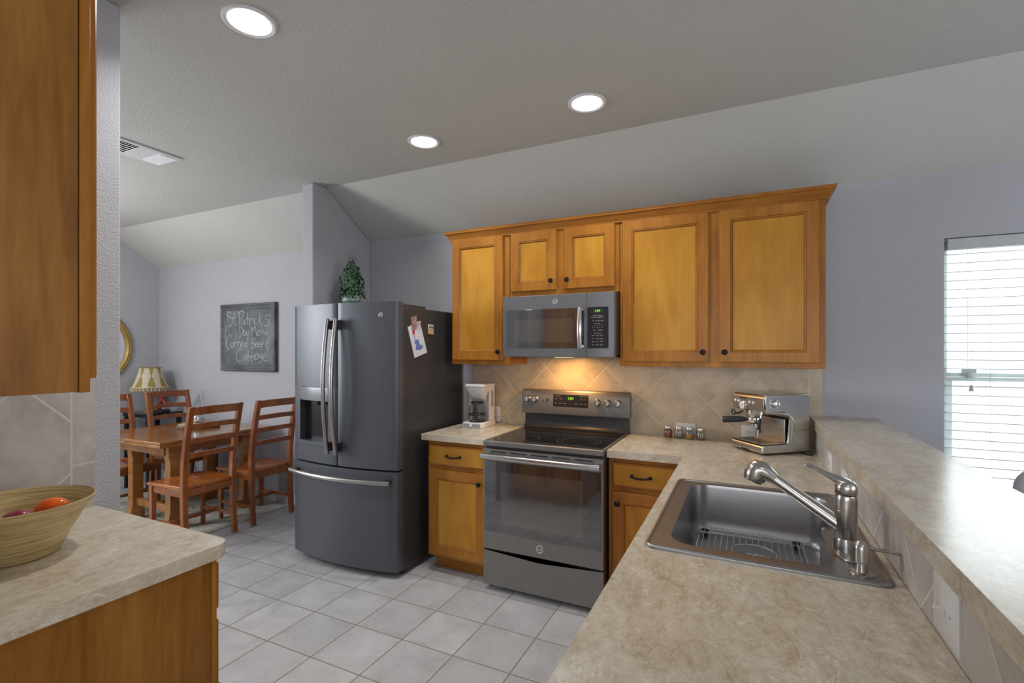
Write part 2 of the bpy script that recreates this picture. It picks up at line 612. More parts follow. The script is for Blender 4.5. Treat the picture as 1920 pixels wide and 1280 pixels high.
        if bevel:
            b = o.modifiers.new('bevel', 'BEVEL')
            b.width = bevel
            b.segments = segs
            b.limit_method = 'ANGLE'
            b.angle_limit = R(40)
        if sub:
            b = o.modifiers.new('smooth', 'SUBSURF')
            b.levels = b.render_levels = sub
        return o


def tag(o, label, cat, group=None, kind=None):
    o['label'] = label
    if cat:
        o['category'] = cat
    if group:
        o['group'] = group
    if kind:
        o['kind'] = kind
    return o


def thing(name, loc, label, cat, group=None, rz=0, local=False):
    o = bpy.data.objects.new(name, None)
    o.empty_display_size = .05
    COL.objects.link(o)
    o.location = loc
    o.rotation_euler = (0, 0, rz)
    if not local:
        OFF[o.name] = Vector(loc)
    tag(o, label, cat, group)
    return o


def struct(o, label, cat=None):
    o['kind'] = 'structure'
    o['label'] = label
    if cat:
        o['category'] = cat
    return o


def copy_tree(o, parent=None):
    c = o.copy()
    COL.objects.link(c)
    c.parent = parent
    for ch in list(o.children):
        copy_tree(ch, c)
    return c


def text(name, body, size, origin, right, up, parent, mat, extr=.0004, align='CENTER', label=None):
    cu = bpy.data.curves.new('tmp', 'FONT')
    cu.body = body
    cu.size = size
    cu.align_x = align
    cu.align_y = 'CENTER'
    cu.extrude = extr
    to = bpy.data.objects.new('tmp', cu)
    COL.objects.link(to)
    dg = bpy.context.evaluated_depsgraph_get()
    me = bpy.data.meshes.new_from_object(to.evaluated_get(dg))
    bpy.data.objects.remove(to)
    r_, u_ = Vector(right).normalized(), Vector(up).normalized()
    n_ = r_.cross(u_)
    mt = Matrix(((r_.x, u_.x, n_.x, 0), (r_.y, u_.y, n_.y, 0), (r_.z, u_.z, n_.z, 0), (0, 0, 0, 1)))
    off = OFF.get(parent.name, Vector((0, 0, 0)))
    me.transform(Matrix.Translation(Vector(origin) - off) @ mt)
    me.materials.clear()
    me.materials.append(M[mat])
    me.name = name
    o = bpy.data.objects.new(name, me)
    COL.objects.link(o)
    o.parent = parent
    OFF[o.name] = off
    if label:
        o['label'] = label
    return o


def rrect(x0, x1, y0, y1, r, n=6):
    if not isinstance(r, (tuple, list)):
        r = (r,) * 4
    pts = []
    for (cx, cy, a0, q) in ((x1 - r[0], y0 + r[0], -90, r[0]), (x1 - r[1], y1 - r[1], 0, r[1]), (x0 + r[2], y1 - r[2], 90, r[2]), (x0 + r[3], y0 + r[3], 180, r[3])):
        for k in range(n + 1):
            a_ = R(a0 + 90 * k / n)
            pts.append((cx + q * math.cos(a_), cy + q * math.sin(a_)))
    return pts


# ------------------------------------------------------------------ the room
XL, XR, YB = -4.66, 5.2, -6.6
struct(MB('floor').box(XL - .2, XR + .2, YB - .2, .2, -.08, 0).build('floor'), 'light grey square ceramic floor tiles with dark grout', 'floor')
cs = [(YB - .1, CEIL), (-.5, CEIL), (.12, 2.341), (.12, 2.95), (YB - .1, 2.95)]
struct(MB('ceiling').prism(cs, 'x', XL - .12, XR + .12).build('ceiling', smooth=12), 'pale textured ceiling that slopes down to the cabinet wall', 'ceiling')


def prof(y0, y1, t_=0.0):
    """wall outline in (y,z) under the sloped ceiling"""
    def h(y):
        return CEIL if y <= -.5 else CEIL - (y + .5) * .33 / .5
    p = [(y0, 0), (y1, 0), (y1, h(y1))]
    if y0 < -.5 < y1:
        p.append((-.5, CEIL))
    p.append((y0, h(y0)))
    return p


WX0, WX1, WZ0, WZ1 = 2.412, 3.33, .62, 2.063
b = MB('wall')
zt = 2.42
for x0, x1, z0, z1 in ((XL - .12, WX0, 0, zt), (WX0, WX1, 0, WZ0), (WX0, WX1, WZ1, zt), (WX1, XR + .12, 0, zt)):
    b.box(x0, x1, 0, .12, z0, z1)
struct(b.build('wall_back'), 'grey lavender back wall behind the cabinets and chalkboard', 'wall')
struct(MB('wall').prism(prof(YB, 0), 'x', XL - .12, XL).build('wall_left'), 'grey dining room wall with the gold mirror', 'wall')
struct(MB('wall').prism(prof(YB, 0), 'x', XR, XR + .12).build('wall_right'), 'grey wall of the breakfast room', 'wall')
struct(MB('wall').box(XL, XR, YB - .1, YB, 0, CEIL).build('wall_rear'), 'grey wall behind the kitchen', 'wall')
struct(MB('wall').prism(prof(-.632, 0), 'x', -1.62, -1.506).build('wall_partition', bevel=.008), 'narrow grey wall stub standing beside the refrigerator', 'wall')
b = MB('wall')
b.box(-.76, -.64, -3.165, -2.315, 0, CEIL)
b.box(-.64, .12, -3.165, -3.045, 0, CEIL)
struct(b.build('wall_kitchen_left', bevel=.006), 'rough textured lavender wall end beside the left cabinets', 'wall')
struct(MB('wall').box(1.812, 1.93, -2.95, -.0, 0, 1.04).build('wall_pony'), 'half wall carrying the raised bar top', 'wall')

# tiled splashes
struct(MB('splash').box(-.462, 1.861, -.008, 0, .914, 1.44).build('wall_backsplash'), 'tan diagonal tile backsplash under the upper cabinets', 'wall tile')
struct(MB('splash_left').box(-.64, -.632, -3.045, -2.40, .914, 1.372).build('wall_backsplash_left'), 'grey beige diagonal tile on the left kitchen wall', 'wall tile')
struct(MB('splash_bar').box(1.804, 1.812, -2.95, -.008, .914, 1.04).build('wall_backsplash_bar'), 'grey beige tile strip between the counter and the raised bar', 'wall tile')


def baseboard(name, x0, x1, y0, y1, lab):
    b_ = MB('white_trim').box(x0, x1, y0, y1, 0, .085)
    if abs(x1 - x0) > abs(y1 - y0):
        b_.box(x0, x1, y0 + .005, y1, .085, .1)
    else:
        b_.box(x0, x1 - .005, y0, y1, .085, .1)
    struct(b_.build(name, bevel=.002), lab, 'baseboard')


baseboard('baseboard_back', XL + .014, -1.62, -.014, 0, 'white baseboard under the chalkboard wall')
baseboard('baseboard_left', XL, XL + .014, -6.5, 0, 'white baseboard of the dining room left wall')
baseboard('baseboard_right', 1.93, XR, -.014, 0, 'white baseboard under the window')

# window in the back wall
b = MB('vinyl')
for x0, x1, z0, z1 in ((WX0, WX0 + .035, WZ0, WZ1), (WX1 - .035, WX1, WZ0, WZ1), (WX0, WX1, WZ0, WZ0 + .04), (WX0, WX1, WZ1 - .035, WZ1)):
    b.box(x0, x1, .075, .118, z0, z1)
b.box(WX0, WX1, .07, .118, 1.305, 1.35)
b.box(WX0 + .035, WX0 + .06, .085, .112, WZ0 + .04, 1.305)
b.box(WX1 - .06, WX1 - .035, .085, .112, WZ0 + .04, 1.305)
wf = struct(b.build('window_1', bevel=.003), 'white framed window behind open horizontal blinds', 'window')
MB('pane').box(WX0 + .036, WX1 - .036, .098, .102, WZ0 + .041, 1.304).box(WX0 + .036, WX1 - .036, .098, .102, 1.351, WZ1 - .036).build('window_pane', wf)
MB('white_trim').box(WX0 - .02, WX1 + .02, -.03, .07, WZ0 - .02, WZ0).build('window_sill', wf, bevel=.004)
MB('vinyl').box(2.50, 2.56, .05, .07, 1.35, 1.372).cyl((2.53, .06, 1.34), (2.53, .04, 1.34), .012).build('sash_lock', wf, bevel=.002)

bl = thing('window_blind', (WX0, .03, WZ1), 'white horizontal slat blind hanging in the window at the right', 'blind')
MB('blind_rail').box(WX0 + .012, WX1 - .008, -.012, .045, WZ1 - .062, WZ1 - .006).build('head_rail', bl, bevel=.004)
b = MB('slat')
zs = WZ1 - .085
k = 0
sl = []
while zs > WZ0 + .04:
    q = MB('slat')
    q.tf = Matrix.Translation((0, .035, zs)) @ Matrix.Rotation(R(3), 4, 'X')
    q.box(WX0 + .008, WX1 - .008, -.024, .024, -.0025, .0025)
    q.build('slat', bl)
    zs -= .0465
MB('slat').box(WX0 + .008, WX1 - .008, .012, .058, WZ0 + .008, WZ0 + .026).build('bottom_rail', bl, bevel=.003)
b = MB('white_plastic')
for x in (2.60, 3.14):
    b.cyl((x, .008, WZ1 - .06), (x, .008, WZ0 + .02), .0012, n=6)
    b.cyl((x, .062, WZ1 - .06), (x, .062, WZ0 + .02), .0012, n=6)
b.build('ladder_cord', bl)
for x, z in ((2.502, 1.335), (2.516, 1.268)):
    c_ = MB('white_plastic').cyl((x, -.02, WZ1 - .06), (x, -.02, z + .02), .001, n=6).build('pull_cord', bl)
    MB('print_grey').lathe([(.004, .022), (.006, .018), (.009, -.004), (.009, -.01), (.003, -.011)], (x, -.02, z), 14).build('tassel', c_)

# what stands outside the window
nh = thing('neighbour_house', (3.6, 3.4, -.2), 'pale neighbouring house wall seen through the window blind', 'house')
MB('siding').box(.5, 7.5, 3.4, 3.7, -.2, 2.0).build('wall', nh)
q = MB('vinyl').box(2.62, 3.22, 3.36, 3.4, .75, 1.45).build('window', nh)
MB('grey_plastic').box(2.67, 3.17, 3.34, 3.362, .8, 1.40).build('pane', q)

# ------------------------------------------------------------------ cabinets


def knob(p, n_, parent):
    p, n_ = Vector(p), Vector(n_)
    MB('black_metal').lathe([(.006, 0), (.006, .010), (.009, .013), (.0155, .019), (.0165, .024), (.013, .029), (.0085, .030), (.0075, .027), (.002, .028)], p, 20, axis=n_).build('knob', parent)


def pull(c, u, n_, parent, L=.10):
    c, u, n_ = Vector(c), Vector(u), Vector(n_)
    pts, rr = [], []
    for k in range(13):
        t_ = k / 12 * 2 - 1
        pts.append(c + u * (t_ * L / 2) + n_ * (.024 - .008 * t_ * t_) - Vector((0, 0, 1)) * (.006 * (1 - t_ * t_)))
        rr.append(.0042 + .002 * (1 - abs(t_)) + (.002 if abs(t_) > .8 else 0))
    b_ = MB('black_metal').tube(pts, rr, 8)
    for s_ in (-1, 1):
        e = c + u * (s_ * L / 2)
        b_.cyl(e, e + n_ * .02, .006, .005, 10)
        b_.lathe([(.010, 0), (.010, .003), (.006, .005)], e, 12, axis=n_)
    b_.build('handle', parent)


YF = -.305


def upper_cab(name, x0, x1, z0, z1, doors, label):
    t_ = thing(name, (x0, 0, z0), label, 'cabinet', 'upper wall cabinets on the back wall')
    MB('wood', 'wood_x').box(x0 + .0005, x1 - .0005, YF, -.009 if z0 < 1.44 else -.001, z0, z1).build('body', t_, bevel=.0015)
    for (a, c, zb, ztp, side) in doors:
        d = MB('wood', 'panel', 'glaze').panel((a, YF - .0005, zb), (1, 0, 0), (0, 0, 1), (0, -1, 0), c - a, ztp - zb).build('door', t_)
        kx = c - .030 if side == 'R' else a + .028
        knob((kx, YF - .0195, zb + .058), (0, -1, 0), d)
    return t_


UZ = 2.283
upper_cab('upper_cabinet', -.468, -.001, 1.372, UZ, [(-.457, -.046, 1.402, 2.262, 'R')], 'tall honey maple wall cabinet left of the microwave')
upper_cab('upper_cabinet', .001, .757, 1.835, UZ, [(.013, .343, 1.868, 2.262, 'R'), (.396, .730, 1.868, 2.262, 'L')], 'short two door maple cabinet above the microwave')
upper_cab('upper_cabinet', .759, 1.843, 1.372, UZ, [(.778, 1.272, 1.402, 2.262, 'R'), (1.328, 1.812, 1.402, 2.262, 'L')], 'wide two door maple wall cabinet right of the microwave')

# crown moulding: profile swept round three sides
pr_ = [(0, 2.262), (.012, 2.262), (.012, 2.272), (.017, 2.277), (.022, 2.288), (.034, 2.305), (.042, 2.309), (.042, 2.318), (.046, 2.326), (0, 2.326)]
path = [(-.468, -.002, (-1, 0)), (-.468, YF, (-1, -1)), (1.843, YF, (1, -1)), (1.843, -.002, (1, 0))]
b = MB('wood_x')
rings = []
for x, y, (dx, dy) in path:
    rings.append([(x + dx * o_, y + dy * o_, z) for o_, z in pr_])
b.rings(rings)
tag(b.build('crown_moulding', origin=(.69, YF, 2.262), smooth=25), 'stepped maple crown moulding running along the tops of the wall cabinets', 'moulding')


def base_cab(name, x0, x1, dr, dd, label, kn, pc, right_end=False):
    t_ = thing(name, (x0, 0, 0), label, 'cabinet')
    yb = -.605
    b_ = MB('wood', 'wood_x')
    b_.box(x0, x1, yb, -.001, .10, .874)
    b_.m(1).box(x0 + .018, x1, -.535, -.01, 0, .0995)
    b_.build('body', t_, bevel=.0015)
    d = MB('wood_x', 'panel', 'glaze').panel((dr[0], yb - .0005, dr[2]), (1, 0, 0), (0, 0, 1), (0, -1, 0), dr[1] - dr[0], dr[3] - dr[2], flatp=True, mi=(0, 1, 2)).build('drawer', t_)
    pull((pc, yb - .0195, .778), (1, 0, 0), (0, -1, 0), d)
    d = MB('wood', 'panel', 'glaze').panel((dd[0], yb - .0005, dd[2]), (1, 0, 0), (0, 0, 1), (0, -1, 0), dd[1] - dd[0], dd[3] - dd[2]).build('door', t_)
    knob((kn[0], yb - .0195, kn[1]), (0, -1, 0), d)


base_cab('base_cabinet', -.464, -.003, (-.447, -.022, .712, .845), (-.447, -.022, .118, .682), 'maple base cabinet with one drawer between refrigerator and range', (-.058, .622), -.255)
base_cab('base_cabinet', .766, 1.205, (.790, 1.150, .712, .845), (.790, 1.150, .118, .682), 'maple base cabinet right of the range, half hidden by the sink counter', (.822, .622), .948)

# peninsula cabinets (front faces -X, seen only from the side)
t_ = thing('sink_base_cabinet', (1.21, -2.9, 0), 'maple base cabinet run carrying the sink counter', 'cabinet')
b = MB('wood')
b.box(1.21, 1.228, -2.9, -.63, .1, .874)
b.box(1.228, 1.80, -2.9, -2.882, .0, .874)
b.box(1.228, 1.80, -2.882, -.63, .1, .118)
b.box(1.28, 1.30, -2.882, -.63, 0, .1)
b.build('body', t_, bevel=.0015)
yy = -2.86
for k in range(4):
    w_ = .515
    d = MB('wood', 'panel', 'glaze').panel((1.2095, yy + w_, .118), (0, -1, 0), (0, 0, 1), (-1, 0, 0), w_, .72).build('door', t_)
    knob((1.1905, yy + (.04 if k % 2 else w_ - .04), .76), (-1, 0, 0), d)
    yy += w_ + .03

# left run
LX = .08
t_ = thing('left_base_cabinet', (-.63, -3.0, 0), 'maple base cabinet under the counter in the left foreground, end panel showing', 'cabinet')
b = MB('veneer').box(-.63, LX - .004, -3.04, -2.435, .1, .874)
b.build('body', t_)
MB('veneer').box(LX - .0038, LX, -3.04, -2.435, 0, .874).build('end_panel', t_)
MB('wood').box(-.63, LX + .003, -2.4345, -2.4215, .1, .874).box(LX - .02, LX + .003, -2.4345, -2.4215, 0, .1).build('face_frame', t_, bevel=.001)
MB('wood').box(-.60, LX - .06, -2.50, -2.48, 0, .1).build('toe_kick', t_)
for k in range(2):
    x0 = -.61 + k * .345
    d = MB('wood', 'panel', 'glaze').panel((x0 + .33, -2.421, .118), (-1, 0, 0), (0, 0, 1), (0, 1, 0), .33, .56).build('door', t_)
    knob((x0 + (.30 if k == 0 else .03), -2.402, .62), (0, 1, 0), d)
    d = MB('wood_x', 'panel', 'glaze').panel((x0 + .33, -2.421, .712), (-1, 0, 0), (0, 0, 1), (0, 1, 0), .33, .133, flatp=True).build('drawer', t_)
    pull((x0 + .165, -2.402, .778), (1, 0, 0), (0, 1, 0), d)

t_ = thing('left_upper_cabinet', (-.63, -3.0, 1.372), 'large maple wall cabinet in the left foreground with its plain side panel showing', 'cabinet')
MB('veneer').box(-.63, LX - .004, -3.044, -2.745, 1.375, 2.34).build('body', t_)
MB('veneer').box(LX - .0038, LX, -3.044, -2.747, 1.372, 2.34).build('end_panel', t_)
MB('wood').box(-.63, LX + .003, -2.744, -2.724, 1.370, 2.34).build('face_frame', t_, bevel=.001)
for k in range(2):
    x0 = -.61 + k * .345
    d = MB('wood', 'panel', 'glaze').panel((x0 + .335, -2.7235, 1.402), (-1, 0, 0), (0, 0, 1), (0, 1, 0), .335, .915).build('door', t_)
    knob((x0 + (.30 if k == 0 else .03), -2.7045, 1.46), (0, 1, 0), d)

# counters
tag(MB('counter').plate([(-.492, -.648), (-.003, -.648), (-.003, -.009), (-.492, -.009)], [], .8745, .914).build('countertop', origin=(-.25, -.3, .8745), bevel=.0015),
    'short beige laminate countertop between refrigerator and range', 'countertop', 'beige laminate countertops')
hole = rrect(1.235, 1.765, -1.895, -1.145, .05)
outer = [(.765, -.648), (1.167, -.648), (1.167, -2.93), (1.803, -2.93), (1.803, -.009), (.765, -.009)]
tag(MB('counter').plate(outer, [hole], .8745, .914).build('countertop', origin=(1.3, -1.2, .8745)),
    'L shaped beige laminate countertop holding the sink and running to the range', 'countertop', 'beige laminate countertops')
oc = [(-.631, -3.044), (.112, -3.044)] + [(.112 - .045 + .045 * math.cos(a_), -2.395 - .045 + .045 * math.sin(a_)) for a_ in [R(9 * k) for k in range(11)]] + [(-.631, -2.395)]
tag(MB('counter').plate(oc, [], .8745, .914).build('countertop', origin=(-.25, -2.7, .8745)),
    'beige laminate countertop in the left foreground under the bamboo bowl', 'countertop', 'beige laminate countertops')
tag(MB('counter').plate([(1.797, -2.96), (2.125, -2.96), (2.125, -.001), (1.797, -.001)], [], 1.0402, 1.09).build('bar_top', origin=(1.96, -1.4, 1.04), bevel=.0015),
    'long raised beige laminate bar top on the half wall, window glare on it', 'bar top')

# ------------------------------------------------------------------ sink
sk = thing('kitchen_sink', (1.5, -1.52, .914), 'drop in stainless steel single bowl sink set in the counter', 'sink')
so = rrect(1.203, 1.783, -1.928, -1.128, .035)
bi = []
for cx_, cy_, rr, a0, a1 in ((1.615, -1.808, .057, -90, 0), (1.712, -1.585, .040, 180, 90), (1.677, -1.490, .055, -90, 0), (1.670, -1.235, .062, 0, 90), (1.337, -1.247, .075, 90, 180), (1.337, -1.793, .075, 180, 270)):
    for k in range(9):
        a_ = R(a0 + (a1 - a0) * k / 8)
        bi.append((cx_ + rr * math.cos(a_), cy_ + rr * math.sin(a_)))
b = MB('steel_sink')


def loop(lp, z, grow=0.0):
    """the outline moved outward along its own normals"""
    n_ = len(lp)
    out = []
    for k in range(n_):
        a_, b_ = Vector(lp[k - 1]), Vector(lp[(k + 1) % n_])
        d = (b_ - a_).normalized()
        out.append((lp[k][0] + d.y * grow, lp[k][1] - d.x * grow, z))
    return out


# flange with hole, raised rounded rim
b.plate(so, [bi], .9150, .9185)
b.rings([loop(so, .9145), loop(so, .920, -.001), loop(so, .9228, -.006), loop(so, .9215, -.012), loop(so, .9183, -.016)], cap=False)
b.build('rim', sk)
b = MB('steel_basin')
rings = [loop(bi, .9188, .004), loop(bi, .917, -.001), loop(bi, .905, -.003), loop(bi, .78, -.005), loop(bi, .752, -.009), loop(bi, .738, -.016), loop(bi, .732, -.028)]
rs = [[b.v(p) for p in r_] for r_ in rings]
n = len(rs[0])
for A, B in zip(rs, rs[1:]):
    for k in range(n):
        b.f([A[k], A[(k + 1) % n], B[(k + 1) % n], B[k]])
b.f(rs[-1])
b.build('basin', sk, smooth=60, normals=True)
MB('chrome', 'dark').lathe([(.056, .7325), (.056, .7345), (.042, .7335), (.038, .728), (.012, .724)], (1.50, -1.41, 0), 32).m(1).lathe([(.0375, .7275), (.0375, .7283), (.001, .7283)], (1.50, -1.41, 0), 24).build('drain', sk)

gr = thing('sink_grid', (1.48, -1.48, .733), 'chrome wire rack with a round ring lying in the sink', 'sink rack')
GZ = .756
gx0, gx1, gy0, gy1 = 1.300, 1.652, -1.80, -1.225
fr = [(x, y, GZ) for x, y in rrect(gx0, gx1, gy0, gy1, .03, 5)]
MB('steel').tube(fr, .0028, 8, closed=True).tube([(x, y, GZ - .012) for x, y, z in fr], .0022, 8, closed=True).build('frame', gr)
dc = Vector((1.49, -1.41))
DR = .072
b = MB('steel')
for k in range(16):
    x = gx0 + .018 + k * (gx1 - gx0 - .036) / 15
    dx = abs(x - dc.x)
    if dx < DR:
        hy = math.sqrt(DR * DR - dx * dx)
        b.cyl((x, gy0 - .004, GZ + .003), (x, dc.y - hy, GZ + .003), .0018, n=6)
        b.cyl((x, dc.y + hy, GZ + .003), (x, gy1 + .004, GZ + .003), .0018, n=6)
    else:
        b.cyl((x, gy0 - .004, GZ + .003), (x, gy1 + .004, GZ + .003), .0018, n=6)
for y in (gy1 - .045, gy0 + .045, dc.y - DR - .03):
    b.cyl((gx0, y, GZ - .001), (gx1, y, GZ - .001), .002, n=6)
b.build('cross_wires', gr)
MB('steel').tube([(dc.x + DR * math.cos(a_), dc.y + DR * math.sin(a_), GZ + .002) for a_ in [2 * PI * k / 32 for k in range(32)]], .0022, 8, closed=True).build('ring', gr)
for x, y in ((gx0 + .02, gy0 + .02), (gx1 - .02, gy0 + .02), (gx0 + .02, gy1 - .02), (gx1 - .02, gy1 - .02)):
    MB('black').cyl((x, y, .7335), (x, y, GZ - .004), .008, .007, 12).cyl((x - .012, y, GZ), (x + .012, y, GZ), .006, n=10).build('rubber_foot', gr)

# faucet
FX, FY = 1.712, -1.728
fa = thing('faucet', (FX, FY, .9187), 'brushed nickel single lever pull out faucet at the sink', 'faucet')
ov = [(FX + .033 * math.cos(a_), FY + .085 * math.sin(a_)) for a_ in [2 * PI * k / 40 for k in range(40)]]
MB('nickel').prism(ov, 'z', .9187, .9225).build('deck_plate', fa, bevel=.0015)
MB('nickel', 'dark').lathe([(.030, .9227), (.0295, .94), (.0268, .953), (.0265, .956), (.0262, .9565), (.0262, .9585), (.0265, .959), (.0265, 1.032), (.0258, 1.0325), (.0258, 1.0345), (.0265, 1.035), (.0265, 1.062), (.025, 1.071), (.024, 1.074)], (FX, FY, 0), 40).build('body', fa)
p0 = Vector((FX - .01, FY + .004, .985))
p1 = Vector((1.512, FY + .042, 1.108))
pts = [p0.lerp(p1, k / 8) for k in range(9)]
MB('nickel').tube(pts[:5], [.0195, .019, .0182, .0174, .0168], 24).build('spout', fa)
hd = (p1 - p0).normalized()
b = MB('nickel', 'dark')
g0 = p0.lerp(p1, .502)
hp = [g0, p0.lerp(p1, .7), p0.lerp(p1, .87)]
b.tube(hp, [.0164, .0160, .0165], 24)
# rounded spray head bending downwards
hc = p1 + hd * .005
dn = (Vector((0, 0, -1)) * .93 + Vector((-.42, 0, 0))).normalized()
arc = [(p0.lerp(p1, .84), .0165), (p0.lerp(p1, .92), .0215), (p1, .0275), (p1 + hd * .012 + dn * .004, .0315), (p1 + hd * .015 + dn * .020, .0320), (p1 + hd * .012 + dn * .036, .0300), (p1 + hd * .011 + dn * .040, .0275)]
b.tube([a_[0] for a_ in arc], [a_[1] for a_ in arc], 24)
e = arc[-1][0]
b.m(1).cyl(e, e + dn * .002, .023, .022, 20)
b.build('spray_head', fa, smooth=60)
# lever handle
b = MB('nickel')
b.lathe([(.024, 1.075), (.0262, 1.078), (.0268, 1.090), (.0262, 1.098), (.0235, 1.106), (.017, 1.112), (.002, 1.114)], (FX, FY, 0), 32)
lv = [Vector((FX + .018, FY - .003, 1.094)), Vector((FX + .004, FY, 1.104)), Vector((FX - .020, FY + .004, 1.113)), Vector((FX - .045, FY + .010, 1.123)), Vector((FX - .070, FY + .016, 1.135)), Vector((FX - .086, FY + .020, 1.141)), Vector((FX - .094, FY + .022, 1.142))]
b.tube(lv, [.006, .013, .011, .0072, .0055, .0055, .003], 16, flat=1.7)
b.build('lever', fa, smooth=60)

# soap dispenser
SX, SY = 1.722, -1.868
so_ = thing('soap_dispenser', (SX, SY, .9187), 'brushed nickel soap pump beside the faucet', 'soap dispenser')
MB('nickel').lathe([(.0275, .9187), (.0275, .9205), (.024, .9225), (.014, .9245), (.0135, .927), (.0128, .945), (.0125, .9452)], (SX, SY, 0), 32).build('collar', so_)
MB('nickel').lathe([(.0150, .9455), (.0172, .948), (.0172, .978), (.016, .988), (.0115, .995), (.004, .9985), (.001, .999)], (SX, SY, 0), 32).build('pump_head', so_)
MB('nickel').tube([(SX + .012, SY + .003, .982), (SX + .05, SY + .010, .978), (SX + .086, SY + .014, .973)], [.0052, .0048, .0035], 16, flat=1.2).build('nozzle', so_)

# ------------------------------------------------------------------ outlets


def wall_plate(name, c, u, n_, w_, h_, label, kind, cat='outlet', group=None):
    c, u, n_ = Vector(c), Vector(u), Vector(n_)
    up = Vector((0, 0, 1))
    t_ = thing(name, c, label, cat, group)
    b_ = MB('white_plastic')
    lps = []
    for g_, d_ in ((0, 0), (0, .003), (.005, .0065)):
        lps.append([c + u * (sx * (w_ / 2 - g_)) + up * (sz * (h_ / 2 - g_)) + n_ * d_ for sx, sz in ((-1, -1), (1, -1), (1, 1), (-1, 1))])
    b_.rings(lps)
    b_.build('plate', t_)
    if kind == 'duplex':
        horiz = w_ > h_
        for s_ in (-1, 1):
            e_ = c + (u if horiz else up) * (s_ * .0195) + n_ * .0066
            q_ = MB('white_plastic').lathe([(.0165, 0), (.0165, .0015), (.001, .0016)], e_, 20, axis=n_).build('receptacle', t_)
            b2 = MB('dark')
            a1, a2 = (up, u) if horiz else (u, up)
            for dd_ in (-.006, .006):
                p_ = e_ + a1 * dd_ + a2 * .003 + n_ * .0018
                b2.bar(p_ - a2 * .0045, p_ + a2 * .0045, .0018, .0012, up=n_)
            b2.cyl(e_ - a2 * .008 + n_ * .0012, e_ - a2 * .008 + n_ * .0024, .0022, n=8)
            b2.build('slots', q_)
    if kind == 'toggle':
        e_ = c + n_ * .0066
        MB('white_plastic').bar(e_, e_ + n_ * .016 + up * .003, .011, .0065, up=up, taper=.8).build('toggle', t_, bevel=.001)
        b2 = MB('print_grey')
        for s_ in (-1, 1):
            q_ = e_ + u * (s_ * .030)
            b2.lathe([(.0032, 0), (.003, .0012), (.001, .0015)], q_, 10, axis=n_)
        b2.build('screws', t_)
    return t_


wall_plate('light_switch', (1.804, -2.160, .9835), (0, -1, 0), (-1, 0, 0), .122, .112, 'white switch plate with one toggle on the bar tile nearest the camera', 'toggle', 'light switch')
wall_plate('wall_outlet', (1.804, -.752, .974), (0, -1, 0), (-1, 0, 0), .118, .072, 'white outlet on the bar tile nearest the espresso machine', 'duplex', group='white wall outlets')
wall_plate('wall_outlet', (1.804, -1.12, .974), (0, -1, 0), (-1, 0, 0), .118, .072, 'white outlet on the bar tile partly hidden behind the faucet lever', 'duplex', group='white wall outlets')
wall_plate('wall_outlet', (1.116, -.008, .966), (1, 0, 0), (0, -1, 0), .118, .072, 'white outlet on the backsplash behind the spice jars', 'duplex', group='white wall outlets')
wall_plate('wall_outlet', (1.497, -.008, .975), (1, 0, 0), (0, -1, 0), .115, .075, 'white outlet on the backsplash behind the espresso machine', 'duplex', group='white wall outlets')
wall_plate('wall_outlet', (-.262, -.008, .985), (1, 0, 0), (0, -1, 0), .072, .115, 'white outlet on the backsplash behind the coffee maker', 'duplex', group='white wall outlets')

# ------------------------------------------------------------------ range
rg = thing('electric_range', (.381, -.34, 0), 'slate freestanding electric range with a black glass cooktop', 'stove')
X0, X1 = .004, .758
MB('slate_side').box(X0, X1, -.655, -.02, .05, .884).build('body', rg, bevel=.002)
for x in (.03, .73):
    for y in (-.62, -.06):
        MB('black').cyl((x, y, 0), (x, y, .05), .016, .012, 14).build('leg', rg)
b = MB('slate_x', 'dark')
b.plate([(X0 - .001, -.692), (X1 + .001, -.692), (X1 + .001, -.02), (X0 - .001, -.02)], [[(X0 + .018, -.668), (X1 - .018, -.668), (X1 - .018, -.075), (X0 + .018, -.075)]], .886, .917)
b.build('cooktop_frame', rg, bevel=.004)
ct = MB('black_glass').box(X0 + .0175, X1 - .0175, -.6685, -.0745, .895, .9155).build('cooktop', rg)


def ringmesh(bb, cx_, cy_, r_, z, wd=.0016):
    N = 48
    A = [bb.v((cx_ + r_ * math.cos(2 * PI * k / N), cy_ + r_ * math.sin(2 * PI * k / N), z)) for k in range(N)]
    B = [bb.v((cx_ + (r_ - wd) * math.cos(2 * PI * k / N), cy_ + (r_ - wd) * math.sin(2 * PI * k / N), z)) for k in range(N)]
    for k in range(N):
        bb.f([A[k], A[(k + 1) % N], B[(k + 1) % N], B[k]])


for cx_, cy_, rads in ((.20, -.50, (.095,)), (.545, -.46, (.135, .105)), (.20, -.21, (.085,)), (.56, -.20, (.085,)), (.385, -.14, (.055,))):
    bb = MB('ring')
    for r_ in rads:
        ringmesh(bb, cx_, cy_, r_, .9158)
    bb.build('burner_ring', ct)
# door
b = MB('slate_x', 'dark')
b.box(X0, X1, -.690, -.657, .257, .359)
b.box(X0, X1, -.690, -.657, .795, .868)
b.box(X0, X0 + .012, -.690, -.657, .359, .795)
b.box(X1 - .012, X1, -.690, -.657, .359, .795)
b.m(1).box(X0 + .012, X1 - .012, -.675, -.657, .359, .795)
dr_ = b.build('oven_door', rg, bevel=.0015)
MB('oven_glass').box(X0 + .0122, X1 - .0122, -.6905, -.676, .3592, .7948).build('window', dr_)
MB('mw_screen').prism(rrect(.125, .640, .415, .735, .012, 3), 'y', -.6912, -.6904).build('inner_window', dr_)
b = MB('panel_black')
for k in range(5):
    b.box(X0 + .05 + k * .135, X0 + .05 + k * .135 + .105, -.6912, -.6902, .850, .857)
b.build('vent_slots', dr_)
b = MB('steel')
pts = [(.012, -.742, .832), (.10, -.748, .832), (.381, -.752, .832), (.66, -.748, .832), (.750, -.742, .832)]
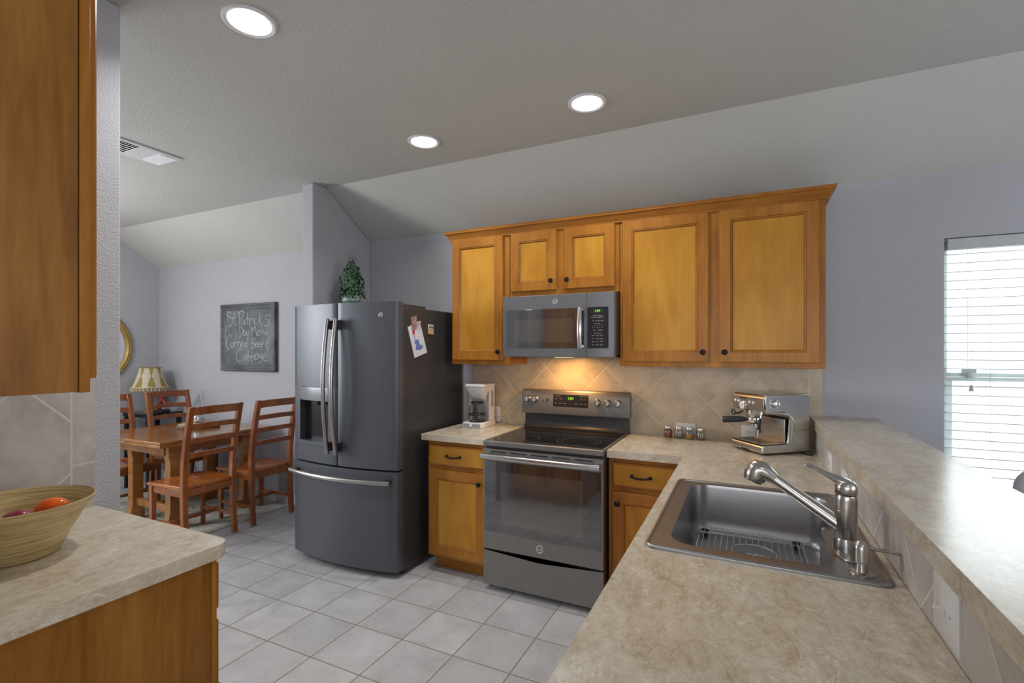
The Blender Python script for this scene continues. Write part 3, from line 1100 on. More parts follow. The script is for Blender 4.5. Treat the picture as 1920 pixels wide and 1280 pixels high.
b.tube(pts, .0155, 20, flat=.62, ref=(0, 0, 1))
for x in (.035, .727):
    b.box(x - .012, x + .012, -.745, -.690, .822, .843)
b.build('handle', dr_, bevel=.001)
lg = MB('badge')
lg.tube([(.381 + .021 * math.cos(a_), -.6915, .310 + .021 * math.sin(a_)) for a_ in [2 * PI * k / 28 for k in range(28)]], .0018, 6, closed=True)
lg = lg.build('emblem', dr_)
text('lettering', 'GE', .026, (.381, -.692, .310), (1, 0, 0), (0, 0, 1), lg, 'badge')
# drawer with scooped top
poly = [(X0, .035), (X1, .035), (X1, .250)]
for k in range(21):
    t_ = k / 20
    poly.append((X1 - t_ * (X1 - X0), .248 - .022 * math.exp(-((t_ - .5) / .2) ** 2)))
poly.append((X0, .250))
MB('slate_x').prism(poly, 'y', -.687, -.657).build('storage_drawer', rg, bevel=.0015)
# backguard
b = MB('slate_x', 'slate')
b.prism([(-.020, 1.018), (-.086, 1.018), (-.088, 1.03), (-.072, 1.178), (-.062, 1.190), (-.020, 1.190)], 'x', X0 - .012, X1 + .012)
bg = b.build('control_console', rg, bevel=.003)
b = MB('slate_side')
b.prism([(-.02, .917), (-.078, .917), (-.078, .925), (-.066, .932), (-.056, .945), (-.052, .97), (-.052, 1.018), (-.02, 1.018)], 'x', X0, X1)
b.build('back_panel', rg)


def cons(x, z, d=0):
    """point on the slanted console face"""
    s_ = (z - 1.03) / (1.178 - 1.03)
    return Vector((x, -.088 + .016 * s_ - d, z))


cn = Vector((0, -.148, -.016)).normalized()
cn = Vector((0, -.994, .1075))
cu = Vector((0, .1075, .994))
b = MB('panel_black')
A_ = [cons(x, z, d) for d in (.0, .0015) for x, z in ((.232, 1.075), (.488, 1.075), (.488, 1.160), (.232, 1.160))]
b.rings([A_[:4], A_[4:]])
dp = b.build('display_panel', bg)
text('clock_digits', '1:04', .026, cons(.360, 1.134, .0022), (1, 0, 0), cu, dp, 'led', label='glowing green clock digits')
for x, z, s_ in ((.268, 1.148, 'FEATURES'), (.455, 1.150, 'OVEN CONTROLS'), (.255, 1.130, 'LIGHT'), (.290, 1.130, 'TIMER'), (.252, 1.098, 'BAKE'), (.285, 1.098, 'BROIL'), (.318, 1.098, 'COOK'), (.348, 1.098, '-'), (.372, 1.098, '+'), (.402, 1.098, 'START'), (.440, 1.130, 'SET'), (.468, 1.130, 'ON'), (.440, 1.098, 'DELAY'), (.468, 1.098, 'OFF')):
    text('button_print', s_, .0075, cons(x, z, .0018), (1, 0, 0), cu, dp, 'print_grey', .0001)
for x in (.033, .092, .553, .623, .694):
    c_ = cons(x, 1.113 if x > .2 else 1.120, .0005)
    k_ = MB('steel').lathe([(.0255, 0), (.0255, .004), (.0225, .007), (.020, .023), (.018, .026), (.001, .0265)], c_, 28, axis=cn).build('burner_knob', bg)
    g_ = c_ + cn * .027
    MB('steel').bar(g_ - cu * .019, g_ + cu * .019, .007, .008, up=cn).build('grip', k_, bevel=.001)
    text('knob_marks', '- HI -', .008, c_ + cu * .034, (1, 0, 0), cu, bg, 'print_grey', .0001)
    text('knob_marks', 'LO', .007, c_ - cu * .034, (1, 0, 0), cu, bg, 'print_grey', .0001)
c_ = cons(.188, 1.118, .0005)
MB('black').bar(c_ - cu * .010, c_ + cu * .010, .012, .004, up=cn).build('rocker_switch', bg, bevel=.001)
c_ = cons(.158, 1.113, .0002)
MB('black').cyl(c_, c_ + cn * .001, .0035, n=12).build('indicator', bg)

# ------------------------------------------------------------------ microwave
mw = thing('microwave_oven', (.38, -.2, 1.4287), 'slate over the range microwave with a lit green clock', 'microwave')
MZ0, MZ1 = 1.4287, 1.8243
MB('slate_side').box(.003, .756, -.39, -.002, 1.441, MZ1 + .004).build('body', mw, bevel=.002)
MB('black', 'print_grey').prism([(-.385, 1.4405), (-.412, MZ0 + .003), (-.30, 1.4255), (-.02, 1.4255), (-.02, 1.4405)], 'x', .008, .750).build('underside', mw)
MB('warm_lens').box(.30, .42, -.23, -.17, 1.4238, 1.4252).build('lamp_lens', mw)
# door
b = MB('slate_light', 'mw_glass', 'mw_screen')
b.box(.002, .579, -.418, -.392, MZ0, MZ1)
dr_ = b.build('door', mw, bevel=.002)
MB('mw_glass').prism(rrect(.030, .566, 1.483, 1.735, .006, 3), 'y', -.4190, -.4175).build('window', dr_, bevel=.0006)
MB('mw_screen').box(.085, .490, -.4194, -.4188, 1.520, 1.670).build('mesh_screen', dr_)
hb = MB('steel')
pts = [(.545, -.447 - .016 * math.sin(PI * k / 10), 1.483 + .250 * k / 10) for k in range(11)]
hb.tube(pts, .0135, 14, flat=.45, ref=(1, 0, 0))
hb.box(.535, .555, -.452, -.4185, 1.487, 1.503).box(.535, .555, -.452, -.4185, 1.715, 1.731)
hb.build('handle', dr_)
lg = MB('badge').tube([(.3735 + .0155 * math.cos(a_), -.4185, 1.780 + .0155 * math.sin(a_)) for a_ in [2 * PI * k / 28 for k in range(28)]], .0014, 6, closed=True).build('emblem', dr_)
text('lettering', 'GE', .018, (.3735, -.419, 1.780), (1, 0, 0), (0, 0, 1), lg, 'badge')
b = MB('slate_light')
b.prism([(.5815, -.392), (.5815, -.418), (.735, -.418), (.750, -.412), (.757, -.398), (.757, -.392)], 'z', MZ0, MZ1)
cp = b.build('control_side', mw, bevel=.001)
kp = MB('panel_black').prism(rrect(.585, .716, 1.483, 1.735, .006, 3), 'y', -.4195, -.4175).build('keypad', cp)
MB('dark').box(.606, .684, -.4200, -.4190, 1.700, 1.722).build('clock_window', kp)
text('clock_digits', '1:04', .021, (.648, -.4205, 1.711), (1, 0, 0), (0, 0, 1), kp, 'led', .0002, label='glowing green clock digits')
rows = [(1.683, ['SENSOR COOKING']), (1.673, ['Popcorn', 'Beverage', 'Reheat']), (1.651, ['Veg', 'Potato', 'Chicken']), (1.633, ['TIME COOK']), (1.622, ['1', '2', '3', '4', '5']), (1.609, ['6', '7', '8', '9', '0']), (1.593, ['Cook', 'Defrost']), (1.574, ['CONVENIENCE']), (1.561, ['Power', 'Timer', 'Clock']), (1.541, ['Melt', 'Warm', 'Soften']), (1.524, ['Light', 'Vent', 'Lock']), (1.504, ['Start', 'Pause', 'Clear'])]
for z, ws in rows:
    for k, s_ in enumerate(ws):
        x = .648 + (k - (len(ws) - 1) / 2) * (.026 if len(ws) == 3 else (.015 if len(ws) == 5 else .036))
        text('key_print', s_, .0085 if len(ws) != 1 else .007, (x, -.4199, z), (1, 0, 0), (0, 0, 1), kp, 'print_grey', .0001)
area('hood_lamp', (.36, -.20, 1.420), (0, 0, 0), .10, .05, 2.9, (1, .52, .16))

# ------------------------------------------------------------------ refrigerator
fx0, fx1 = -1.472, -.547
fg = thing('refrigerator', (-1.01, -.42, 0), 'slate french door refrigerator with a water dispenser', 'refrigerator')
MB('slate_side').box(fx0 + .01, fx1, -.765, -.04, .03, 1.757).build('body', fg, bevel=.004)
for x in (fx0 + .06, fx1 - .06):
    MB('black').cyl((x, -.72, 0), (x, -.72, .032), .022, n=14).build('leg', fg)
    MB('black').cyl((x, -.12, 0), (x, -.12, .032), .022, n=14).build('leg', fg)


def bow(x):
    t_ = (x - (fx0 + fx1) / 2) / ((fx1 - fx0) / 2)
    return -.832 - .058 * (1 - t_ * t_)


def door_poly(a, c, yb=-.772, n=10, r=.012):
    p = [(a, yb)]
    xs = [a + (c - a) * k / n for k in range(n + 1)]
    p.append((a, bow(a) + r))
    p.append((a + r * .3, bow(a) + r * .3))
    for x in xs:
        xx = min(max(x, a + r), c - r)
        p.append((xx, bow(xx)))
    p.append((c - r * .3, bow(c) + r * .3))
    p.append((c, bow(c) + r))
    p.append((c, yb))
    out = []
    for q in p:
        if not out or (abs(q[0] - out[-1][0]) + abs(q[1] - out[-1][1])) > 1e-5:
            out.append(q)
    return out


mid = -1.003
dx0, dx1, dz0, dz1 = -1.392, -1.085, .812, 1.122
b = MB('slate', 'dark')
b.prism(door_poly(fx0, mid - .002), 'z', .700, dz0)
b.prism(door_poly(fx0, mid - .002), 'z', dz1 + .095, 1.785)
pl = [q for q in door_poly(fx0, mid - .002, n=24)]


def clip_poly(a, c):
    n_ = 8
    p = [(a, -.772)]
    if a == fx0:
        p += [(a, bow(a) + .012), (a + .004, bow(a) + .004), (a + .012, bow(a + .012))]
        s_ = a + .012
    else:
        s_ = a
    e_ = c - .012 if c == mid - .002 else c
    for k in range(0 if a != fx0 else 1, n_ + 1):
        x = s_ + (e_ - s_) * k / n_
        p.append((x, bow(x)))
    if c == mid - .002:
        p += [(c - .004, bow(c) + .004), (c, bow(c) + .012)]
    p.append((c, -.772))
    return p


b.prism(clip_poly(fx0, dx0), 'z', dz0, dz1 + .095)
b.prism(clip_poly(dx1, mid - .002), 'z', dz0, dz1 + .095)
bmesh.ops.remove_doubles(b.bm, verts=b.bm.verts, dist=1e-5)
ld = b.build('left_door', fg)
b = MB('panel_black', 'slate_side')
b.box(dx0, dx1, -.800, -.790, dz0, dz1)
q = [(dx0, bow(dx0) - .002)] + [(dx0 + (dx1 - dx0) * k / 8, bow(dx0 + (dx1 - dx0) * k / 8) - .002) for k in range(1, 9)] + [(dx1, -.79), (dx0, -.79)]
disp = b.build('dispenser_recess', ld)
t = NT('dispenser_gloss'); M['disp'] = t.set(col=(.42, .43, .45), rough=.12, metal=.9)
MB('disp').prism(q, 'z', dz1, dz1 + .094).build('dispenser_panel', ld, bevel=.002)
MB('slate').prism([(x, y - .004 if y < -.8 else y) for x, y in q], 'z', dz0 - .0, dz0 + .03).build('drip_tray', ld, bevel=.002)
MB('black', 'slate_side').box(-1.15, -1.10, -.83, -.80, .89, 1.06).cyl((-1.22, -.84, 1.09), (-1.22, -.84, dz1), .018, .022, 16).build('paddle', disp, bevel=.003)
b = MB('slate')
b.prism(door_poly(mid + .002, fx1 + .002), 'z', .700, 1.785)
rd_ = b.build('right_door', fg)
MB('chrome').lathe([(.017, 0), (.017, .002), (.014, .0028), (.001, .003)], (-.655, bow(-.655) + .0005, 1.70), 24, axis=(.15, -1, 0)).build('emblem', rd_)
dw = MB('slate').prism(door_poly(fx0, fx1 + .002), 'z', .045, .688).build('freezer_drawer', fg)
MB('dark').box(fx0 + .02, fx1 - .02, -.80, -.765, .687, .70).build('gasket', fg)
MB('slate_side').box(fx1 - .055, fx1 - .002, -.80, -.52, 1.757, 1.775).build('hinge_cover', fg, bevel=.003)
MB('slate_side').box(fx0 + .012, fx0 + .06, -.80, -.52, 1.757, 1.775).build('hinge_cover', fg, bevel=.003)
for xx, par in ((-1.040, ld), (-.966, rd_)):
    pts = []
    for k in range(15):
        t_ = k / 14
        pts.append((xx, bow(xx) - .046 - .040 * math.sin(PI * t_), .785 + t_ * .895))
    h_ = MB('handle_steel').tube(pts, .0150, 16, flat=.85, ref=(0, 1, 0)).build('handle', par)
    b = MB('black')
    for z in (.83, 1.64):
        b.box(xx - .010, xx + .010, bow(xx) - .052, bow(xx) + .004, z - .03, z + .03)
    b.build('bracket', h_, bevel=.003)
pts = []
for k in range(17):
    t_ = k / 16
    x = -1.452 + t_ * .890
    pts.append((x, bow(x) - .052 - .012 * math.sin(PI * t_), .628))
h_ = MB('handle_steel').tube(pts, .0155, 16, flat=.8, ref=(0, 0, 1)).build('handle', dw)
b = MB('black')
for x in (-1.42, -.60):
    b.box(x - .02, x + .02, bow(x) - .052, bow(x) + .004, .618, .638)
b.build('bracket', h_, bevel=.003)

# things stuck on the fridge side (plane x = fx1)


def side_quad(bb, pts, d0, d1):
    bb.rings([[(fx1 + d0, y, z) for y, z in pts], [(fx1 + d1, y, z) for y, z in pts]])


pp = thing('child_drawing', (fx1, -.61, 1.54), 'white sheet with a red and blue crayon drawing on the refrigerator side', 'drawing')
b = MB('paper'); side_quad(b, [(-.724, 1.624), (-.650, 1.419), (-.505, 1.456), (-.592, 1.668)], .0008, .0016); b.build('paper', pp)
b = MB('red_ink'); side_quad(b, [(-.66 + .014 * math.cos(a_), 1.595 + .022 * math.sin(a_)) for a_ in [2 * PI * k / 14 for k in range(14)]], .0016, .0019); b.build('red_figure', pp)
b = MB('blue_ink'); side_quad(b, [(-.655, 1.575), (-.648, 1.572), (-.640, 1.535), (-.626, 1.545), (-.606, 1.543), (-.596, 1.52), (-.588, 1.505), (-.560, 1.51), (-.556, 1.492), (-.575, 1.478), (-.600, 1.470), (-.622, 1.478), (-.630, 1.470), (-.640, 1.478), (-.632, 1.51), (-.648, 1.515)], .0016, .0019); b.build('blue_figure', pp)
ph = thing('photo_magnet', (fx1, -.65, 1.65), 'small faded photo held over the drawing on the refrigerator', 'magnet')
b = MB('photo'); side_quad(b, [(-.690, 1.690), (-.680, 1.600), (-.625, 1.618), (-.628, 1.705)], .0022, .0035); b.build('print', ph)
b = MB('cream_card'); side_quad(b, [(-.628, 1.662), (-.628, 1.650), (-.592, 1.658), (-.592, 1.670)], .0022, .012); b.build('clip', ph, bevel=.001)
mg = thing('sign_magnet', (fx1, -.47, 1.62), 'small cream and tan magnet with dark lettering on the refrigerator side', 'magnet')
b = MB('cream_card'); side_quad(b, [(-.497, 1.654), (-.497, 1.618), (-.437, 1.616), (-.437, 1.651)], .001, .008); b.build('upper_card', mg, bevel=.001)
b = MB('tan_card'); side_quad(b, [(-.495, 1.616), (-.495, 1.585), (-.437, 1.583), (-.437, 1.614)], .001, .009); b.build('lower_card', mg, bevel=.001)
text('lettering', 'family', .022, (fx1 + .0088, -.467, 1.635), (0, 1, 0), (0, 0, 1), mg, 'black')

# ivy topiary on top of the fridge
PX, PY, PZ = -1.285, -.46, 1.758
iv = thing('ivy_topiary', (PX, PY, PZ), 'small potted ivy topiary on top of the refrigerator', 'potted plant')
po = MB('pot_green', 'pot_rim').lathe([(.045, 0), (.052, .005), (.064, .085), (.066, .088)], (PX, PY, PZ), 28)
po.m(1).lathe([(.066, .088), (.070, .092), (.072, .128), (.068, .130), (.060, .126)], (PX, PY, PZ), 28, cap=False)
po.build('pot', iv)
MB('stem').lathe([(.062, .118), (.001, .122)], (PX, PY, PZ), 20).build('soil', iv)
b = MB('black_metal')
for k in range(4):
    a_ = k * PI / 2 + .3
    b.tube([(PX + .07 * math.cos(a_), PY + .07 * math.sin(a_), PZ + .12), (PX + .055 * math.cos(a_), PY + .055 * math.sin(a_), PZ + .25), (PX, PY, PZ + .40)], .0016, 6)
top = PZ + .40
ux, uy = .9, .43
for s_ in (-1, 1):
    pts = []
    for k in range(15):
        a_ = -PI * .5 + k / 14 * PI * 1.7
        pts.append((PX + s_ * ux * (.020 + .013 * math.cos(a_)), PY + s_ * uy * (.020 + .013 * math.cos(a_)), top + .018 + .013 * math.sin(a_)))
    b.tube([(PX, PY, top - .01)] + pts, .0015, 6)
    b.tube([(PX, PY, top), (PX + s_ * ux * .011, PY + s_ * uy * .011, top + .025), (PX + s_ * ux * .008, PY + s_ * uy * .008, top + .045), (PX, PY, top + .056)], .0015, 6)
b.build('wire_finial', iv)
b = MB('leaf', 'leaf_light')
rnd = random.Random(4)
shape = [(0, -.35), (.28, -.5), (.55, -.15), (.38, .05), (.52, .42), (.2, .36), (0, .9), (-.2, .36), (-.52, .42), (-.38, .05), (-.55, -.15), (-.28, -.5)]
for k in range(330):
    h_ = rnd.random() ** 1.15
    zz = PZ + .115 + h_ * .285
    rmax = .108 * (1 - h_) ** .55 * (1.0 if h_ > .12 else .85) + .012
    rr_ = rmax * (.55 + .5 * rnd.random())
    a_ = rnd.random() * 2 * PI
    c = Vector((PX + rr_ * math.cos(a_), PY + rr_ * math.sin(a_), zz))
    nrm = Vector((math.cos(a_), math.sin(a_), rnd.uniform(-.2, .8))) + Vector((rnd.uniform(-.6, .6), rnd.uniform(-.6, .6), rnd.uniform(-.4, .4)))
    nrm.normalize()
    dn_ = Vector((rnd.uniform(-.5, .5), rnd.uniform(-.5, .5), -1))
    vv = (dn_ - nrm * dn_.dot(nrm)).normalized()
    uu = nrm.cross(vv)
    s_ = rnd.uniform(.018, .028)
    b.i = 1 if rnd.random() < .28 else 0
    cen = b.v(c + nrm * .004)
    ring_ = [b.v(c + uu * x * s_ + vv * y * s_ - nrm * (.006 * (x * x + y * y))) for x, y in shape]
    for j in range(12):
        b.f([cen, ring_[j], ring_[(j + 1) % 12]])
b.build('foliage', iv, normals=False)

# ------------------------------------------------------------------ coffee maker (local frame, front = -Y)
cm = thing('coffee_maker', (-.312, -.172, .914), 'white drip coffee maker with a glass carafe on the short counter', 'coffee maker', rz=R(4), local=True)
MB('white_plastic').prism(rrect(-.088, .088, -.128, .10, (.03, .02, .02, .03), 5), 'z', 0, .038).build('base', cm, bevel=.005)
b = MB('grey_plastic').prism([(-.1285, .010), (-.1335, .012), (-.1335, .028), (-.1285, .032)], 'x', -.062, .062)
fp = b.build('control_strip', cm, bevel=.001)
MB('white_plastic').lathe([(.012, 0), (.012, .004), (.010, .007), (.001, .0075)], (-.010, -.134, .020), 20, axis=(0, -1, 0)).build('power_button', fp)
text('strip_print', 'BREW  12 CUP', .0065, (.036, -.1338, .020), (1, 0, 0), (0, 0, 1), fp, 'print_grey', .0001)
b = MB('white_plastic', 'grey_plastic')
b.prism(rrect(-.082, .082, .035, .10, (.012, .02, .02, .012), 4), 'z', .038, .30)
b.prism([(-.082, .0), (-.070, .0), (-.070, .036), (-.082, .036)], 'z', .038, .30)
b.prism([(.070, .0), (.082, .0), (.082, .036), (.070, .036)], 'z', .038, .30)
b.build('tower', cm, bevel=.003)
MB('grey_plastic').box(.0822, .0832, .025, .055, .14, .26).build('water_gauge', cm)
# tapering filter basket
rg_ = []
for z, wx, yf in ((.195, .046, -.035), (.20, .050, -.045), (.27, .074, -.088), (.288, .080, -.095)):
    rg_.append([(x, y, z) for x, y in rrect(-wx, wx, yf, .036, (.028, .004, .004, .028), 5)])
MB('white_plastic').rings(rg_).build('filter_basket', cm)
MB('white_plastic').prism(rrect(-.086, .086, -.102, .102, (.035, .02, .02, .035), 6), 'z', .289, .312).build('lid', cm, bevel=.007, segs=3)
text('lettering', 'MR. COFFEE', .011, (-.018, -.0865, .262), (1, 0, 0), (0, .3, 1), cm, 'print_grey', .0002)
sn_, cs_ = math.sin(R(18)), math.cos(R(18))
ca = MB('carafe').lathe([(.045, 0), (.058, .006), (.063, .03), (.062, .06), (.055, .10), (.043, .128), (.041, .128), (.052, .100), (.0595, .060), (.0605, .03), (.055, .0085), (.001, .003)], (0, -.045, .041), 36, cap=True).build('carafe', cm)
MB('black').lathe([(.0435, .128), (.047, .130), (.047, .138), (.040, .144), (.012, .147), (.001, .147)], (0, -.045, .041), 32).tube([(sn_ * r_, -.045 - cs_ * r_, z_) for r_, z_ in ((.043, .175), (.073, .172), (.084, .145), (.082, .085), (.073, .068))], [.007, .009, .0105, .010, .006], 12, flat=1.3).lathe([(.0632, .045), (.0638, .045), (.0638, .052), (.0632, .052)], (0, -.045, .041), 32, cap=False).build('carafe_handle', ca)
MB('black').lathe([(.058, 0), (.058, .002), (.001, .0022)], (0, -.045, .0385), 28).build('hot_plate', cm)
pts = [(-.262 + .0, -.03, .965), (-.215, -.035, .972), (-.175, -.04, .955), (-.168, -.045, .930), (-.19, -.05, .919), (-.235, -.055, .918), (-.27, -.06, .918)]
cv = bpy.data.objects['coffee_maker']
mi = (Matrix.Translation(cm.location) @ Matrix.Rotation(R(4), 4, 'Z')).inverted()
MB('cable_white').tube([mi @ Vector(p) for p in pts], .0028, 8).build('power_cord', cm)

# ------------------------------------------------------------------ spice jars
jars = [('spice_red', .085, 'glass spice jar full of rust brown powder, left end of the row'), (None, 0, 'clear empty glass jar standing between the brown and the yellow spice jars'),
        ('spice_yellow', .035, 'glass spice jar half full of yellow spice'), (None, 0, 'clear empty glass jar at the right end of the spice row')]
for k, (spm, fh, lab) in enumerate(jars):
    jx = 1.012 + k * .0665
    jy = -.062 - .006 * k
    j = thing('spice_jar', (jx, jy, .914), lab, 'jar', 'spice jars by the backsplash', rz=.3 * k, local=True)
    MB('glass').lathe([(.020, .0003), (.0265, .004), (.0275, .012), (.0275, .042), (.0225, .054), (.0205, .057), (.0190, .057), (.021, .052), (.0258, .041), (.0258, .012), (.024, .005), (.001, .0042)], (0, 0, 0), 12).build('glass_body', j, smooth=50)
    if spm:
        hh = .046 if spm == 'spice_red' else .022
        MB(spm).lathe([(.023, .006), (.0250, .012), (.0250, hh - .002), (.018, hh + (.003 if hh < .03 else 0)), (.001, hh)], (0, 0, 0), 12).build('ground_spice', j)
    MB('chrome').lathe([(.0222, .0575), (.0228, .060), (.0228, .070), (.021, .0725), (.001, .073)], (0, 0, 0), 24).build('lid', j)

# ------------------------------------------------------------------ espresso machine (local frame, front = -Y)
EA = R(-51)
em = thing('espresso_machine', (1.582, -.254, .914), 'stainless steel espresso machine in the counter corner', 'espresso machine', rz=EA, local=True)
W2 = .124
b = MB('steel')
side = [(-.150, .010), (-.150, .040), (-.142, .053), (.0, .053), (.010, .063), (.020, .190), (.006, .218), (-.018, .226), (-.126, .226), (-.136, .300), (-.128, .318), (.135, .322), (.150, .308), (.150, .010)]
b.prism([(y, z) for y, z in side], 'x', -W2, W2)
hb = b.build('housing', em, bevel=.005, segs=3)
# side cheek moulding on the right side
b = MB('steel')
rim_ = [(-.135, .226), (-.05, .222), (.004, .214), (.030, .19), (.036, .15), (.030, .075)]
b.tube([(W2 + .001, y, z) for y, z in rim_], [.004, .006, .008, .008, .007, .003], 10)
b.build('side_moulding', em)
MB('steel').box(-W2 + .004, W2 - .004, -.1395, -.1365, .232, .300).build('front_panel', em, bevel=.001)
t = NT('bronze_reflecting_steel')
v = t.coord(rnd=False)
M['bronze'] = t.set(col=t.ramp(t.noise(v, 9, 4, .6, .6), [(.35, (.42, .30, .20)), (.6, (.62, .48, .34))]), rough=.2, metal=1)
MB('steel').box(-W2 + .012, W2 - .014, -.002, .004, .056, .185).build('splash_panel', em, bevel=.001)
b = MB('black')
b.tube([(-.075, -.006, z) for z in (.085, .13, .165)], .006, 10)
b.build('hot_water_tube', em)
b = MB('black').box(-W2 + .006, W2 - .006, -.148, -.004, .0535, .0565)
b.build('tray_seam', em)
b = MB('steel')
b.box(-W2 + .006, W2 - .006, -.146, -.006, .0566, .0590)
tr = b.build('drip_tray', em, bevel=.001)
b = MB('dark')
for i in range(9):
    b.box(-.095 + i * .022, -.085 + i * .022, -.13, -.03, .0591, .0594)
b.build('tray_slots', tr)
MB('dark').box(-.04, .02, -.1512, -.149, .006, .018).build('tray_notch', em)
pn = bpy.data.objects.get('front_panel')
for x in (-.102, -.078, .010, .040):
    MB('chrome').lathe([(.0095, 0), (.0095, .003), (.007, .005), (.001, .0052)], (x, -.1397, .272), 18, axis=(0, -1, 0)).build('button', em)
gg = MB('chrome').lathe([(.024, 0), (.024, .006), (.021, .008), (.020, .006)], (-.040, -.1397, .252), 28, axis=(0, -1, 0)).build('pressure_gauge', em)
MB('white_plastic').lathe([(.020, .0062), (.001, .0064)], (-.040, -.1397, .252), 24, axis=(0, -1, 0)).build('gauge_face', gg)
MB('black').bar((-.046, -.1466, .246), (-.034, -.1466, .260), .0015, .001, up=(0, -1, 0)).build('gauge_needle', gg)
text('lettering', 'Breville', .015, (-.040, -.1402, .291), (1, 0, 0), (0, 0, 1), em, 'black', .0002)
# steam knob on the right side
MB('steel').lathe([(.021, 0), (.021, .006), (.018, .018), (.012, .021), (.001, .022)], (W2, -.075, .272), 24, axis=(1, 0, 0)).bar((W2 + .020, -.075, .250), (W2 + .020, -.075, .294), .010, .012, up=(1, 0, 0)).build('steam_knob', em, bevel=.001)
# group head and portafilter
gx, gy = -.015, -.085
MB('steel').lathe([(.045, .226), (.044, .205), (.038, .188), (.035, .186)], (gx, gy, 0), 32).build('group_head', em)
pf = MB('chrome').lathe([(.038, .186), (.040, .182), (.040, .170), (.034, .158), (.026, .150), (.012, .146), (.001, .146)], (gx, gy, 0), 32)
pf.cyl((gx - .010, gy, .15), (gx - .014, gy, .128), .006, .004, 12).cyl((gx + .010, gy, .15), (gx + .014, gy, .128), .006, .004, 12)
pf = pf.build('portafilter', em)
hd_ = Vector((-.50, -.62, -.06)).normalized()
s0 = Vector((gx, gy, .175)) + hd_ * .038
MB('black').tube([s0, s0 + hd_ * .02, s0 + hd_ * .06, s0 + hd_ * .115, s0 + hd_ * .125], [.008, .0145, .0175, .0185, .017], 20).build('handle', pf)
e = s0 + hd_ * .1255
MB('chrome').cyl(e, e + hd_ * .003, .0140, .0135, 20).build('handle_cap', pf)
# tamper and steam wand
MB('black').tube([(gx - .065, gy - .02, .215), (gx - .085, gy - .03, .200), (gx - .10, gy - .04, .198)], [.004, .006, .006], 10).tube([(gx - .115 + .014 * math.cos(a_), gy - .045, .202 + .014 * math.sin(a_)) for a_ in [2 * PI * k / 16 for k in range(16)]], .004, 8, closed=True).build('grip_ring', em)
sw = MB('chrome').tube([(.060, -.10, .226), (.062, -.105, .205), (.052, -.108, .16), (.040, -.112, .085)], [.006, .005, .0045, .0035], 12).build('steam_wand', em)
MB('black').tube([(.058, -.1063, .188), (.0505, -.1083, .155), (.046, -.110, .125)], [.008, .0085, .008], 12).build('wand_grip', sw)
mi = (Matrix.Translation(em.location) @ Matrix.Rotation(EA, 4, 'Z')).inverted()
pts = [mi @ Vector(p) for p in [(1.74, -.17, .96), (1.765, -.24, .93), (1.785, -.30, .9175), (1.775, -.33, .9175), (1.74, -.29, .9175)]]
MB('black').tube(pts, .003, 8).build('power_cord', em)
b = MB('black')
for x in (-.10, .10):
    for y in (-.12, .12):
        b.cyl((x, y, .0), (x, y, .011), .010, n=12)
b.build('rubber_feet', em)

# ------------------------------------------------------------------ bowl and vegetables
BX, BY = -.313, -2.722
bw = MB('bamboo')
pf_ = [(.001, .003), (.088, 0), (.096, .006), (.118, .055), (.146, .105), (.1700, .1455), (.1665, .1465), (.142, .107), (.112, .056), (.090, .014), (.001, .011)]
bw.lathe([(r_, z + .0) for r_, z in pf_], (BX, BY, .914), 64)
tag(bw.build('bamboo_bowl', origin=(BX, BY, .914), smooth=50), 'coiled bamboo salad bowl on the left counter', 'bowl')


def veg(name, c, rad, mat, lab, cat, lobes=0, rz=0, group=None):
    b_ = MB(mat)
    n_, mr = 28, 16
    rings = []
    for i in range(mr + 1):
        th = PI * i / mr
        q_ = max(math.sin(th), 1e-3)
        rings.append([(rad[0] * q_ ** .85 * math.cos(2 * PI * k / n_) * (1 + lobes * math.cos(4 * 2 * PI * k / n_)), rad[1] * q_ ** .85 * math.sin(2 * PI * k / n_) * (1 + lobes * math.cos(4 * 2 * PI * k / n_)), -rad[2] * math.cos(th)) for k in range(n_)])
    b_.tf = Matrix.Rotation(rz, 4, 'Z') @ Matrix.Rotation(R(80), 4, 'Y')
    b_.rings(rings)
    o_ = b_.build(name, smooth=60)
    o_.location = c
    return tag(o_, lab, cat, group)


veg('tomato', (-.225, -2.676, 1.042), (.027, .028, .042), 'tomato', 'shiny orange red tomato in the bamboo bowl', 'vegetable', .03, .5)
veg('onion', (-.234, -2.742, 1.031), (.025, .027, .036), 'onion', 'purple red onion in the bamboo bowl left of the tomato', 'vegetable', .0, .3)
veg('potato', (-.262, -2.69, .990), (.030, .034, .045), 'cut_wood', 'pale brown potato underneath the tomato in the bowl', 'vegetable', .02, 1.2)
veg('potato', (-.27, -2.77, .985), (.030, .032, .045), 'cut_wood', 'pale brown potato underneath the onion in the bowl', 'vegetable', .02, .2)

# ------------------------------------------------------------------ dining furniture


